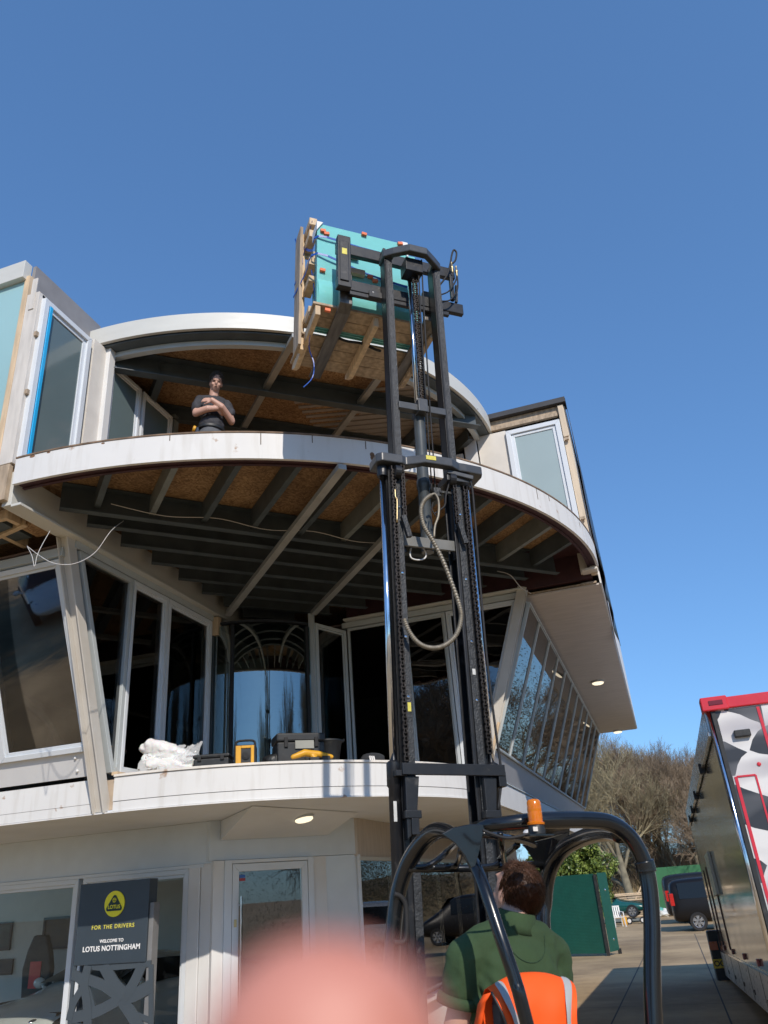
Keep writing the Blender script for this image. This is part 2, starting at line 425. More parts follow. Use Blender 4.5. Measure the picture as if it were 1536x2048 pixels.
for a, h0, h1 in ((-62.5, 5.12, 5.235), (-57, 5.16, 5.235), (-51, 5.15, 5.23), (-47.5, 5.10, 5.232), (-25, 5.11, 5.235), (-22, 5.17, 5.23), (-12, 5.14, 5.2), (-72, 5.18, 5.235)):
    m = MB(); m.box((-.001, -.0035, h0), (.0025, .0035, h1), Matrix.Translation((-4.7+4.602*math.cos(R_(a)), 9.15+4.602*math.sin(R_(a)), 0)) @ Matrix.Rotation(R_(a), 4, 'Z')); m.build('board_crack', crackm, B)
for a, zc, rr_ in ((-50.2, 5.07, .03), (-50.0, 5.04, .022), (-50.3, 5.10, .024), (-87.5, 5.222, .03), (-85.5, 5.226, .02), (-79.2, 5.222, .018)):
    m = MB(); m.lathe([(rr_, 0), (rr_*.9, .003)], Matrix.Translation((-4.7+4.600*math.cos(R_(a)), 9.15+4.600*math.sin(R_(a)), zc)) @ Matrix.Rotation(R_(a), 4, 'Z') @ Matrix.Rotation(R_(90), 4, 'Y') @ Matrix.Scale(.5 if zc > 5.2 else 1.2, 4, (1, 0, 0)), 9); m.build('bare_patch', mat('bare_patch', (.20, .11, .06), .9, var=.5, scale=30) if 'bare_patch' not in MATS else MATS['bare_patch'], B)
# ---------------- top storey, left wing
m = MB(); m.box((-14, 4.56, 4.95), (-4.93, 4.60, 7.37)); m.build('teal_cladding', frost_teal, B)
m = MB(); m.box((-14, 4.50, 7.372), (-4.91, 4.60, 7.59)); m.build('roof_fascia', fasciagrey, B, bevel=.004)
m = MB(); m.box((-4.928, 4.55, 4.84), (-4.868, 4.62, 7.42)); m.build('corner_stud', timber, B, bevel=.004)
sheath = mat('weathered_sheathing', (.66, .62, .57), .75, var=.16, scale=3, stretch=(6, 6, 1), bump=.1)
m = MB(); m.box((-4.867, 4.555, 5.22), (-4.72, 4.655, 7.16)); m.box((-4.82, 4.545, 6.95), (-4.76, 4.56, 7.34)); m.build('corner_sheathing', sheath, B, bevel=.004)
m = MB(); m.box((-4.867, 4.55, 4.86), (-4.735, 4.60, 5.21)); m.build('corner_stud', timber_old, B, bevel=.004)
m = MB(); m.box((-4.76, 4.665, 5.26), (-4.70, 4.70, 7.1)); m.box((-4.75, 5.36, 5.26), (-4.69, 5.60, 7.16)); m.build('wall_panel', cream, B)
for zz in (5.95, 6.62):
    m = MB(); m.box((-4.80, 4.57, zz), (-4.69, 4.61, zz+.05)); m.build('timber_cleat', timber_old, B)
m = MB(); m.box((-4.90, 4.602, 7.12), (-4.86, 5.62, 7.58)); m.box((-4.86, 4.602, 7.12), (-4.72, 5.62, 7.15)); m.build('parapet', mat('grey_parapet', (.27, .26, .26), .6, var=.12), B)
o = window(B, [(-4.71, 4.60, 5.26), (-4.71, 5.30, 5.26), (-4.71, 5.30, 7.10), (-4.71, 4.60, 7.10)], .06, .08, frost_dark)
tape = mat('blue_tape', (.02, .42, .80), .3, var=.05)
m = MB(); m.box((-4.668, 4.662, 5.27), (-4.655, 4.695, 7.03)); m.build('protective_tape', tape, o)
for a, b in ((5.66, 6.20), (6.24, 6.84)):
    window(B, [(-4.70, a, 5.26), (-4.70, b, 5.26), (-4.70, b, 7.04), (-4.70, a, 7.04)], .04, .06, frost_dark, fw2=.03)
m = MB(); m.box((-4.76, 5.56, 5.25), (-4.64, 5.655, 7.2)); m.build('column', white, B, bevel=.004)
m = MB(); m.box((-4.74, 6.86, 5.25), (-4.66, 6.95, 7.1)); m.build('column', steel_l, B)
m = MB(); m.box((-12, 4.66, 7.36), (-4.95, 20, 7.40)); m.box((-4.9, 9.3, 7.34), (-.14, 20.5, 7.40)); m.build('roof_slab', dark_in, B)
m = MB(); m.box((-9.6, 12.2, 5.25), (-.3, 12.3, 7.3)); m.box((-9.7, 4.7, 5.25), (-9.6, 12.3, 7.3)); m.build('inner_wall', dark_in, B)
# ---------------- round roof over the corner
RC = (-4.87, 9.21)
m = MB(); m.arc(RC, 3.70, 3.74, 7.19, 7.40, -90.5, 2, 72); m.arc(RC, 3.50, 3.70, 7.385, 7.40, -90.5, 2, 72); m.build('roof_fascia', fasciagrey, B, auto=30)
m = MB(); m.arc(RC, 3.50, 3.57, 7.10, 7.16, -88, 0, 72); m.build('roof_ring', frame_g, B, auto=30)
m = MB(); m.arc(RC, 3.52, 3.695, 7.165, 7.18, -90, 1, 72); m.arc(RC, 3.50, 3.53, 7.16, 7.38, -90, 1, 72); m.build('roof_eaves', steel, B, auto=30)
m = MB(); m.arc(RC, .02, 3.52, 7.235, 7.26, -92, -28, 48); m.box((-9.6, 9.0, 7.235), (-4.87, 12.2, 7.26)); m.box((-6.5, 6.0, 7.238), (-4.88, 9.0, 7.262)); m.build('roof_deck', osb, B)
m = MB()
corr = mat('corrugated_deck', (.36, .33, .30), .5, var=.1)
m.arc(RC, .02, 3.52, 7.24, 7.26, -28, 3, 30)
for k in range(15):
    aa = V((-3.3, 7.3+.12*k, 7.232)); dd_ = V((.963, .268, 0)); t_ = 0
    while (aa+dd_*t_-V((RC[0], RC[1], 7.232))).length < 3.44 and t_ < 3.2: t_ += .05
    if t_ > .2: m.beam(aa, aa+dd_*t_, .05, .02)
m.build('metal_deck', corr, B)
m = MB(); cbeam(m, V((-5.3, 5.22, 7.22)), V((-1.25, 8.62, 7.22)), .26, .10); m.build('roof_beam', steel, B)
m = MB(); cbeam(m, V((-4.9, 6.75, 7.22)), V((-1.7, 9.5, 7.22)), .2, .08); m.build('roof_beam', steel, B)
for p in (1.2, 4.6, 5.3):
    m = MB(); cbeam(m, pq(p, 7.3, 7.2), pq(p, 9.6, 7.2), .18, .07); m.build('roof_joist', steel, B)
for (p, q0, q1) in ((2.42, 6.22, 8.9), (3.60, 6.35, 8.9)):
    m = MB(); m.beam(pq(p, q0, 7.10), pq(p, q1, 7.06), .075, .05); m.build('ceiling_channel', MATS['galvanised_channel'], B)
m = MB(); m.beam((-4.6, 6.2, 5.9), (-3.6, 8.0, 6.3), .12, .02); m.beam((-4.55, 7.0, 6.0), (-4.4, 9.0, 6.6), .1, .03); m.build('inner_brace', steel_l, B)
# ---------------- top storey, right wing
window(B, [(-.94, 9.13, 5.26), (-.21, 9.13, 5.26), (-.21, 9.13, 7.12), (-.94, 9.13, 7.12)], .065, .08, frost)
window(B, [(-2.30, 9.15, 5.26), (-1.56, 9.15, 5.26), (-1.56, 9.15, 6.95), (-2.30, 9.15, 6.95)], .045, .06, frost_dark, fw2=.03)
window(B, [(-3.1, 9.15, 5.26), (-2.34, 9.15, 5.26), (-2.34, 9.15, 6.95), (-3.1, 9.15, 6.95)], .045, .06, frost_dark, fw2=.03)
m = MB(); m.box((-1.34, 9.14, 5.25), (-.945, 9.18, 7.16)); m.build('wall_panel', cream, B)
m = MB(); m.box((-1.53, 9.10, 5.25), (-1.36, 9.20, 7.18)); m.build('column', white, B, bevel=.004)
m = MB(); m.box((-.205, 9.135, 4.9), (-.125, 9.19, 7.36)); m.box((-.20, 9.115, 6.85), (-.13, 9.134, 7.34)); m.build('corner_stud', mat('pale_stud', (.68, .56, .42), .75, var=.14, scale=4, stretch=(6, 6, .8)), B, bevel=.004)
for zz in (5.33, 5.62, 6.78):
    m = MB(); m.box((-.195, 9.08, zz), (-.14, 9.112, zz+.035)); m.build('timber_cleat', timber_old, B)
m = MB(); m.box((-1.45, 9.13, 7.20), (-.22, 9.18, 7.25)); m.box((-1.45, 9.16, 7.26), (-.13, 9.20, 7.36)); m.build('roof_joist', timber_old, B)
m = MB(); m.box((-1.5, 9.08, 7.365), (-.085, 9.30, 7.44)); m.build('roof_edge', mat('dark_roof_edge', (.045, .045, .05), .6, var=.2), B)
m = MB(); m.box((-.125, 9.20, 4.80), (-.105, 20.56, 7.40)); m.build('side_cladding', white, B)
# loose black membrane hanging on the side wall
m = MB(); n = 26; vs = []
for i in range(n+1):
    y = 9.14+i*2.75/n
    for j in range(9):
        z = 7.45-j*(2.45+.012*i)/8.0
        x = -.088+.020*math.sin(i*.55+j*.8)*(j/8)+.012*(j/8)
        vs.append((x, y, z))
fs = [(i*9+j, (i+1)*9+j, (i+1)*9+j+1, i*9+j+1) for i in range(n) for j in range(8)]
m.add(vs, fs); o = m.build('black_membrane', mat('black_membrane', (.018, .022, .028), .35, var=.2, scale=10), B, smooth=True)
sd_ = o.modifiers.new('thick', 'SOLIDIFY'); sd_.thickness = .006
# right soffit with its lamps
m = MB(); m.box((-1.05, 9.22, 4.79), (-.127, 20.56, 4.81)); m.build('soffit', soffit_m, B)
m = MB(); m.box((-1.12, 9.22, 4.74), (-1.053, 20.5, 4.80)); m.build('soffit_trim', frame_g, B)
m = MB(); m.box((-1.05, 9.20, 4.815), (-.2, 9.215, 4.83)); m.box((-.35, 9.19, 4.81), (-.16, 9.215, 4.835)); m.build('soffit_edge', timber_old, B)
def ceiling_lamp(P, nrm, r=.10):
    q = V((0,0,1)).rotation_difference(V(nrm)).to_matrix().to_4x4(); M = Matrix.Translation(P) @ q
    a = MB(); a.lathe([(r, 0), (r*1.02, .012), (r, .03), (r*.93, .034)], M, 32); o = a.build('ceiling_light', frame_g, B, auto=40)
    b = MB(); b.lathe([(r*.9, .034), (r*.88, .048), (r*.7, .060), (r*.3, .066)], M, 32); b.build('diffuser', lampm, o, auto=50)
for q in ((1195, 1362), (1235, 1461)):
    ceiling_lamp(Zp(q[0], q[1], 4.79), (0,0,-1), .115)

# ---------------- middle storey: slab, fascia, soffit
def slab_poly(R, yl, xr, z, X0=-14, Y1=20.2, n=40):
    pts = [V((X0, yl, z)), V((-4.7, yl, z))]
    for i in range(1, n): a = R_(-90+90*i/n); pts.append(V((-4.7+R*math.cos(a), 9.15+R*math.sin(a), z)))
    pts += [V((xr, 9.15, z)), V((xr, Y1, z)), V((X0, Y1, z))]
    return pts
m = MB(); m.prism(slab_poly(2.93, 6.22, -1.79, 2.47), (0, 0, .26)); m.build('terrace_slab', mat('terrace_ply', (.50, .40, .30), .8, var=.25), B)
m = MB(); m.prism(slab_poly(2.945, 6.205, -1.79, 2.445), (0, 0, .02)); m.build('soffit', soffit_w, B)
m = MB()
m.arc(CXY, 2.935, 2.97, 2.535, 2.742, -88.3, -.6, 60); m.arc(CXY, 2.935, 2.963, 2.452, 2.532, -88.3, -.6, 60); m.arc(CXY, 2.935, 2.978, 2.437, 2.449, -88.3, -.6, 60)
m.build('terrace_fascia', whiteworn, B, auto=30)
m = MB(); m.arc(CXY, 2.80, 2.985, 2.745, 2.765, -88.3, -.6, 60); m.build('terrace_edging', worn_white('chipped_white', (.76, .72, .66)), B, auto=30)
m = MB(); m.box((-14, 6.17, 2.535), (-4.83, 6.205, 2.742)); m.box((-14, 6.172, 2.452), (-4.83, 6.205, 2.532)); m.box((-14, 6.165, 2.437), (-4.60, 6.205, 2.449)); m.build('left_fascia', whiteworn, B)
m = MB(); m.box((-1.786, 9.2, 2.452), (-1.752, 20.0, 2.735)); m.build('right_fascia', white, B)
m = MB(); m.box((-1.79, 9.18, 2.738), (-1.735, 20.0, 2.752)); m.build('drip_flashing', frame_g, B)
# leaning sill panels below the windows
def lean_l(x, z): return V((x, 6.16-.405*(z-2.75), z))
def lean_r(y, z): return V((-1.765+.385*(z-2.75), y, z))
m = MB(); m.prism([lean_l(-14, 2.775), lean_l(-4.80, 2.775), lean_l(-4.80, 2.985), lean_l(-14, 2.985)], V((0, .03, .012))); m.build('sill_panel', mat('sill_white', (.70, .70, .70), .45, var=.03), B, bevel=.003)
for zz in (2.83, 2.94):
    c = lean_l(-4.98, zz); m = MB(); m.ell(c+V((0, -.005, 0)), (.014, .012, .014)); m.build('bolt_cap', white, B, smooth=True)
m = MB(); m.prism([lean_r(9.2, 2.77), lean_r(19.9, 2.77), lean_r(19.9, 3.03), lean_r(9.2, 3.03)], V((-.03, 0, .012))); m.build('sill_panel', mat('sill_grey', (.50, .50, .52), .45, var=.04), B)
# left wing leaning windows
xs = [-4.80, -5.78, -6.75, -7.72, -8.7]
for i in range(4):
    a, b = xs[i+1], xs[i]
    window(B, [lean_l(a, 2.99), lean_l(b, 2.99), lean_l(b, 4.64), lean_l(a, 4.64)], .05, .07, g_dark, frame_w, fw2=.03)
m = MB(); m.beam(lean_l(-9, 4.69), lean_l(-4.76, 4.69), .06, .085); m.build('window_head', frame_g, B)
# leaning corner posts (steel H-sections)
def hpost(a, b, nrm, mt):
    m = MB(); a = V(a); b = V(b); nrm = V(nrm); d = (b-a).normalized(); s = d.cross(nrm).normalized()
    m.beam(a, b, .012, .10, nrm)
    for k in (-1, 1): m.beam(a+nrm*(.056*k), b+nrm*(.056*k), .11, .012, nrm)
    return m.build('corner_post', mt, B, bevel=.003)
hpost((-4.735, 6.20, 2.46), (-4.735, 5.33, 4.83), V((1, 0, 0)), mat('corner_post_paint', (.64, .62, .58), .5, var=.08, scale=3, dark=(.56, .52, .46)))
hpost((-1.80, 9.12, 2.76), (-1.04, 9.12, 4.88), V((0, -1, 0)), MATS['corner_post_paint'])
m = MB(); m.prism([(-4.66, 6.20, 2.765), (-4.66, 6.75, 2.765), (-4.60, 6.75, 2.765), (-4.60, 6.2, 2.765)], (0, 0, .03)); m.build('timber_packer', timber, B)
m = MB(); m.beam((-1.735, 9.06, 2.80), (-1.55, 9.06, 3.30), .03, .03); m.build('timber_packer', timber, B)
# notch windows, left wall
z0, z1 = 2.79, 4.72
def nl(y, z): return V((-4.70, y, z))
window(B, [nl(6.20, z0), nl(6.31, z0), nl(6.31, z1), nl(5.46, z1)], .05, .08, g_dark, frame_g, fw2=0)
window(B, [nl(6.325, z0), nl(6.96, z0), nl(6.96, z1), nl(6.325, z1)], .045, .08, g_dark, frame_w, fw2=.03)
window(B, [nl(6.97, z0), nl(7.90, z0), nl(7.90, z1), nl(6.97, z1)], .05, .08, g_dark, frame_w, fw2=.03)
m = MB(); m.box((-4.76, 5.40, 4.73), (-4.66, 7.95, 4.80)); m.build('window_head', frame_g, B, bevel=.004)
m = MB(); m.box((-4.72, 7.92, 4.55), (-4.60, 8.00, 4.78)); m.build('timber_packer', timber, B)
m = MB(); m.box((-4.74, 7.93, 2.77), (-4.66, 7.99, 4.85)); m.build('inner_post', steel, B)
# curved glass
gl = MB(); n = 40; vs = []
for i in range(n+1):
    a = R_(-88+86*i/n)
    for z in (2.77, 4.66): vs.append((-4.7+1.2*math.cos(a), 9.15+1.2*math.sin(a), z))
gl.add(vs, [(2*i, 2*i+2, 2*i+3, 2*i+1) for i in range(n)])
o = gl.build('curved_window', g_curve, B, smooth=True)
m = MB(); m.arc(CXY, 1.19, 1.215, 2.765, 2.80, -89, -1, 40); m.build('curved_rail', steel, o, auto=30)
for a in (-77, -33):
    ca, sa = math.cos(R_(a)), math.sin(R_(a)); m = MB()
    m.box((-.011, -.02, 2.78), (.011, .02, 4.66), Matrix.Translation((-4.7+1.21*ca, 9.15+1.21*sa, 0)) @ Matrix.Rotation(R_(a), 4, 'Z')); m.build('joint_strip', rubber, o)
m = MB(); m.arc(CXY, .02, 1.18, 4.69, 4.72, -90, 0, 30); m.build('inner_ceiling', dark_in, B)
# right notch wall
def nr(x, z): return V((x, 9.15, z))
window(B, [nr(-3.38, z0), nr(-2.63, z0), nr(-2.63, z1+.03), nr(-3.38, z1+.03)], .03, .07, g_open, frame_g, fw2=0)
window(B, [nr(-2.62, z0), nr(-2.06, z0), nr(-2.06, z1+.03), nr(-2.62, z1+.03)], .035, .07, g_wavy, frame_g, fw2=.02)
window(B, [nr(-2.05, z0), nr(-1.83, z0), nr(-1.13, z1+.03), nr(-2.05, z1+.03)], .04, .07, g_wavy, frame_w, fw2=.02)
m = MB(); m.box((-3.45, 9.10, 4.76), (-1.07, 9.20, 4.83)); m.build('window_head', frame_g, B, bevel=.004)
# opened sash beside the curved glass
window(B, [V((-3.63, 8.60, 2.80)), V((-3.42, 9.12, 2.80)), V((-3.42, 9.12, 4.72)), V((-3.63, 8.60, 4.72))], .045, .06, g_dark, frame_g, name='open_sash', fw2=.02)
m = MB(); m.box((-3.68, 8.54, 2.77), (-3.62, 8.60, 4.84)); m.build('inner_post', frame_g, B)
# interior of the middle storey
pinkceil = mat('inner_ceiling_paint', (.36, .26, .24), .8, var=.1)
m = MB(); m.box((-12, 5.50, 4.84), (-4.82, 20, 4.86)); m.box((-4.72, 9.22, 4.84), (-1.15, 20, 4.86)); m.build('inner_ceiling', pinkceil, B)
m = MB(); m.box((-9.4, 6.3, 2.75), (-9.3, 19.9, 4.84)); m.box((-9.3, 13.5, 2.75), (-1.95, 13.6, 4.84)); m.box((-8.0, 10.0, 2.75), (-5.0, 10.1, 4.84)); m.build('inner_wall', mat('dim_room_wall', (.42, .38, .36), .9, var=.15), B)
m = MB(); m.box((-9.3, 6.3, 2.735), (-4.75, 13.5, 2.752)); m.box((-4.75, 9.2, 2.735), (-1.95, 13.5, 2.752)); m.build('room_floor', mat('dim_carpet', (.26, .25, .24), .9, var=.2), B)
# right wing windows
ys = [9.20, 10.05]+[10.05+.985*i for i in range(1, 11)]
for i in range(len(ys)-1):
    a, b = ys[i], ys[i+1]
    window(B, [lean_r(a, 3.035), lean_r(b, 3.035), lean_r(b, 4.72), lean_r(a, 4.72)], .022, .05, g_wing, frame_g, fw2=.012)
# stripped soffit on the left: broken timber framing
m = MB(); m.box((-12, 4.62, 5.10), (-4.82, 5.5, 5.155)); m.build('stripped_deck', osb, B)
for (a, b, wd, h) in (((-6.6, 4.72, 4.90), (-4.9, 4.80, 4.86), .05, .09), ((-6.2, 5.30, 4.86), (-4.95, 5.05, 4.90), .05, .07), ((-5.35, 4.62, 4.95), (-5.30, 5.45, 4.92), .05, .1), ((-5.8, 4.62, 4.98), (-5.9, 5.4, 4.84), .04, .08), ((-5.0, 4.60, 4.92), (-5.02, 5.3, 4.95), .05, .12), ((-6.8, 4.60, 4.90), (-4.93, 4.58, 4.88), .06, .05)):
    m = MB(); m.beam(a, b, wd, h); m.build('soffit_batten', timber_old if wd < .05 else timber, B)
m = MB(); m.box((-5.6, 4.9, 4.88), (-5.1, 5.3, 5.09)); m.build('duct_box', steel, B)
m = MB(); m.box((-5.05, 5.05, 4.88), (-4.86, 5.32, 5.0)); m.build('osb_offcut', osb, B)

# ---------------- ground storey
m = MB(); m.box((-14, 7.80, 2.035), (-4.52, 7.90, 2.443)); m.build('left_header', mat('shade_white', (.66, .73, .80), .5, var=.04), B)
m = MB(); m.box((-14, 7.786, 2.0), (-4.62, 7.80, 2.032)); m.build('header_trim', frame_w, B)
A_ = V((-4.50, 7.80, 0)); e_ = V((1.08, 1.44, 0)).normalized(); n_ = V((e_.y, -e_.x, 0))
def dq(px, py): P = planep(px, py, A_, n_); return (P-A_).dot(e_), P.z
def dw(s, z, o=0.0): return A_+e_*s+n_*o+V((0, 0, z))
def dbox(mb, s0, s1, za, zb, o0, o1):
    mb.prism([dw(s0, za, o0), dw(s1, za, o0), dw(s1, zb, o0), dw(s0, zb, o0)], n_*(o1-o0))
sL, zT = dq(462, 1729); sR, _ = dq(611, 1721); sE, _ = dq(717, 1712); sP, _ = dq(650, 1718)
hdrz = 2.03
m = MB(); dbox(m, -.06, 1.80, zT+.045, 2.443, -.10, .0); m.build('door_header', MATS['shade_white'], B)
m = MB(); dbox(m, -.02, sL-.09, 0.0, zT+.04, -.10, .03); m.build('door_side_panel', white, B)
m = MB(); dbox(m, sL-.088, sL-.006, 0.0, zT+.04, -.05, .05); dbox(m, sR+.006, sR+.075, 0.0, zT+.04, -.05, .05); dbox(m, sL-.006, sR+.006, zT+.006, zT+.04, -.05, .045); m.build('door_frame', frame_w, B, bevel=.004)
m = MB(); dbox(m, sR+.08, sP+.01, 0, zT+.04, -.06, .0); m.build('door_side_panel', white, B)
gpanel = mat('glossy_white_panel', (.66, .68, .70), .12, var=.03, coat=.3)
m = MB(); dbox(m, sP+.014, sE-.03, 0, zT+.04, -.06, -.012); m.build('gloss_panel', gpanel, B)
m = MB(); dbox(m, sE-.028, sE+.01, 0, zT+.04, -.08, .02); m.build('corner_trim', frame_w, B)
o = window(B, [dw(sL, .02, .02), dw(sR, .02, .02), dw(sR, zT, .02), dw(sL, zT, .02)], .075, .05, g_dark, frame_w, name='door', fw2=0)
m = MB(); hz0, hz1 = .95, dq(476, 1793)[1]
m.tube([dw(sL+.085, hz0-.5, .085), dw(sL+.085, hz1, .085)], .013, 10); m.beam(dw(sL+.085, hz1-.08, .04), dw(sL+.085, hz1-.08, .085), .02, .02); m.beam(dw(sL+.085, hz0-.4, .04), dw(sL+.085, hz0-.4, .085), .02, .02); m.build('handle', chrome, o)
m = MB(); dbox(m, sL+.022, sL+.05, hz1-.28, hz1-.21, .045, .049); m.build('lock', brass, o)
m = MB(); dbox(m, sL+.085, sL+.15, zT-.135, zT-.105, .03, .033); m.build('door_sticker', mat('blue_sticker', (.05, .15, .45), .5, var=.05), o)
m = MB(); dbox(m, sL+.085, sL+.15, zT-.165, zT-.138, .03, .033); m.build('door_sticker', mat('red_sticker', (.4, .05, .06), .5, var=.05), o)
# sloping soffit wedge above the door
N1 = Zp(505, 1612, 2.44); N2 = Zp(717, 1625, 2.44); W1 = planep(441, 1681, A_+n_*.01, n_); W2 = planep(655, 1670, A_+n_*.01, n_)
W1t = V((W1.x, W1.y, 2.44)); W2t = V((W2.x, W2.y, 2.44))
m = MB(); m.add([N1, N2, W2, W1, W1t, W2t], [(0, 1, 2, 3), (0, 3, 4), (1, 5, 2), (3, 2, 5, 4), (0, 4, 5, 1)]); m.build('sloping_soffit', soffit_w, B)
nrm = (N2-N1).cross(W1-N1).normalized()
if nrm.z > 0: nrm = -nrm
ceiling_lamp(planep(607, 1631, N1, nrm), nrm, .105)
# left shop windows
for a, b in ((-6.12, -4.80), (-8.9, -6.18), (-11.6, -8.95)):
    window(B, [(a, 7.84, .05), (b, 7.84, .05), (b, 7.84, 2.0), (a, 7.84, 2.0)], .05, .08, g_clear, frame_w, name='shop_window', fw2=.03)
m = MB(); m.box((-4.795, 7.79, 0), (-4.66, 7.90, 2.034)); m.box((-4.655, 7.80, 0), (-4.535, 7.92, 2.034)); m.build('corner_column', white, B, bevel=.006)
m = MB(); m.box((-14, 7.80, -.05), (-4.8, 7.90, .05)); m.build('window_sill', white, B)
# right frameless shop front
gx = -3.42
m = MB(); m.box((gx-.08, 9.20, 2.03), (gx, 20, 2.443)); m.build('right_header', soffit_m, B)
m = MB(); m.box((gx-.07, 9.22, 1.985), (gx+.012, 20, 2.028)); m.build('header_trim', fasciagrey, B)
for i in range(9):
    a = 9.27+1.18*i; m = MB(); m.prism([(gx-.02, a, .36), (gx-.02, a+1.172, .36), (gx-.02, a+1.172, 1.985), (gx-.02, a, 1.985)], (.012, 0, 0)); m.build('shop_pane', g_side, B)
m = MB(); m.box((gx-.10, 9.22, -.6), (gx+.03, 20, .35)); m.build('plinth', white, B)
m = MB(); m.box((gx+.03, 9.2, .33), (gx+.16, 20, .36)); m.build('window_sill', white, B)
# interior of the ground storey
intw = mat('showroom_wall', (.60, .61, .58), .8, var=.04)
m = MB(); m.box((-14, 11.6, .02), (-6.3, 11.7, 2.44)); m.box((-6.4, 11.7, .02), (-6.3, 20, 2.44)); m.build('inner_wall', intw, B)
m = MB(); m.box((-16, 7.92, -.03), (-3.55, 20, .018)); m.build('showroom_floor', mat('showroom_tiles', (.60, .60, .58), .3, var=.1), B)
for (y, a) in ((11.2, .35), (11.9, -.35), (13.4, .35), (14.1, -.35)):
    m = MB(); m.beam((-4.1, y, .02), (-4.1, y+a, 2.44), .10, .14); m.build('inner_column', white, B)
# ------------------------------------------------------------------ forklift (own frame: x right, y forward, z up)
M0 = V((-1.041, 4.378, 0)); FROT = (0, R_(2.2), R_(38))
FM = Matrix.Translation(M0) @ Euler(FROT).to_matrix().to_4x4()
FI = FM.inverted()
def lo(px, py, f):
    o = FI @ C0; d = FI.to_3x3() @ ray(px, py); return o+d*((f-o.y)/d.y)
def path(pts, f): return [lo(x, y, (f if len(r) == 0 else r[0])) for x, y, *r in pts]
def smooth_path(pts, n=6):
    pts = [V(p) for p in pts]; out = []
    for i in range(len(pts)-1):
        p0 = pts[max(i-1, 0)]; p1 = pts[i]; p2 = pts[i+1]; p3 = pts[min(i+2, len(pts)-1)]
        for k in range(n):
            t = k/n
            out.append(.5*((2*p1)+(p2-p0)*t+(2*p0-5*p1+4*p2-p3)*t*t+(3*p1-p0-3*p2+p3)*t**3))
    return out+[pts[-1]]
K = tag(empty('forklift', M0, FROT), 'black forklift with its mast raised high, driver under an open roll cage', 'forklift')
SC = -.155
def rail(mb, s0, s1, f0, f1, za, zb, web, t=.016):
    """channel: web on one side, two flanges"""
    wx = s0 if web < 0 else s1-t
    mb.box((wx, f0, za), (wx+t, f1, zb)); mb.box((s0, f0, za), (s1, f0+t, zb)); mb.box((s0, f1-t, za), (s1, f1, zb))
m = MB(); rail(m, -.415, -.335, -.05, .075, .12, 4.11, -1); m.build('mast_rail', blacksteel, K, bevel=.003)
m = MB(); m.box((-.375, -.064, .2), (-.332, -.0505, 4.08)); m.build('mast_rail', mastgrey, K, bevel=.003)
m = MB(); rail(m, .025, .115, -.05, .075, .12, 4.11, 1); m.build('mast_rail', blacksteel, K, bevel=.003)
m = MB(); m.box((.045, -.064, .2), (.088, -.0505, 4.08)); m.build('mast_rail', mastgrey, K, bevel=.003)
for a, b, wb in ((-.352, -.292, -1), (.046, .106, -1)):
    m = MB(); rail(m, a, b, .0, .10, 3.52, 6.06, wb); m.build('inner_rail', blacksteel, K, bevel=.003)
    m = MB(); m.box((a+.020, -.0015, 3.6), (b, -.0002, 6.05)); m.build('rail_face', mastgrey, K)
# rods and cylinders
for s in (-.442, .146):
    m = MB(); m.tube([(s, -.02, 2.22), (s, -.02, 4.04)], .021, 16); m.build('lift_rod', chrome, K, smooth=True)
    m = MB(); m.lathe([(.034, 4.03), (.036, 4.05), (.036, 4.10)], Matrix.Translation((s, -.02, 0)), 16); m.build('rod_cap', blacksteel, K)
    m = MB(); m.lathe([(.032, .25), (.032, 2.12), (.040, 2.13), (.040, 2.25), (.026, 2.26)], Matrix.Translation((s, -.02, 0)), 20); m.build('lift_cylinder', blacksteel, K, auto=40)
m = MB(); m.lathe([(.040, 3.56), (.040, 4.02), (.046, 4.03), (.046, 4.08), (.040, 4.09), (.040, 4.63), (.030, 4.66)], Matrix.Translation((-.128, .05, 0)), 24); m.build('lift_cylinder', mat('cylinder_grey', (.07, .08, .085), .35, var=.25), K, auto=40)
m = MB(); m.tube([(-.134, .05, 4.64), (-.134, .05, 5.98)], .017, 14); m.build('lift_rod', chrome, K, smooth=True)
def chain(s, f, za, zb, name='lift_chain', wd=.016):
    m = MB(); z = za; i = 0
    while z < zb:
        for k in (-1, 1):
            o = wd*(.5 if i % 2 else .8)*k
            m.box((s+o-.003, f-.010, z), (s+o+.003, f+.010, z+.030))
        m.beam((s-wd*.95, f, z+.004), (s+wd*.95, f, z+.004), .007, .007)
        z += .021; i += 1
    return m.build(name, chainm, K)
chain(-.388, -.075, 2.25, 4.06); chain(.113, -.075, 2.3, 4.0); chain(-.112, .0, 4.70, 5.96, wd=.022)
chain(-.335, -.10, 3.68, 4.06, wd=.012); chain(.03, -.09, 3.72, 4.0, wd=.012)
for s in (-.345, .035):
    m = MB(); m.lathe([(.03, -.02), (.045, -.02), (.045, .02), (.03, .02)], Matrix.Translation((s-.02, -.085, 4.04)) @ Matrix.Rotation(R_(90), 4, 'Y'), 18); m.build('chain_pulley', blacksteel, K)
    m = MB(); m.beam((s+.0, -.10, 3.72), (s+.035, -.10, 3.58), .03, .03); m.build('chain_anchor', mastgrey, K)
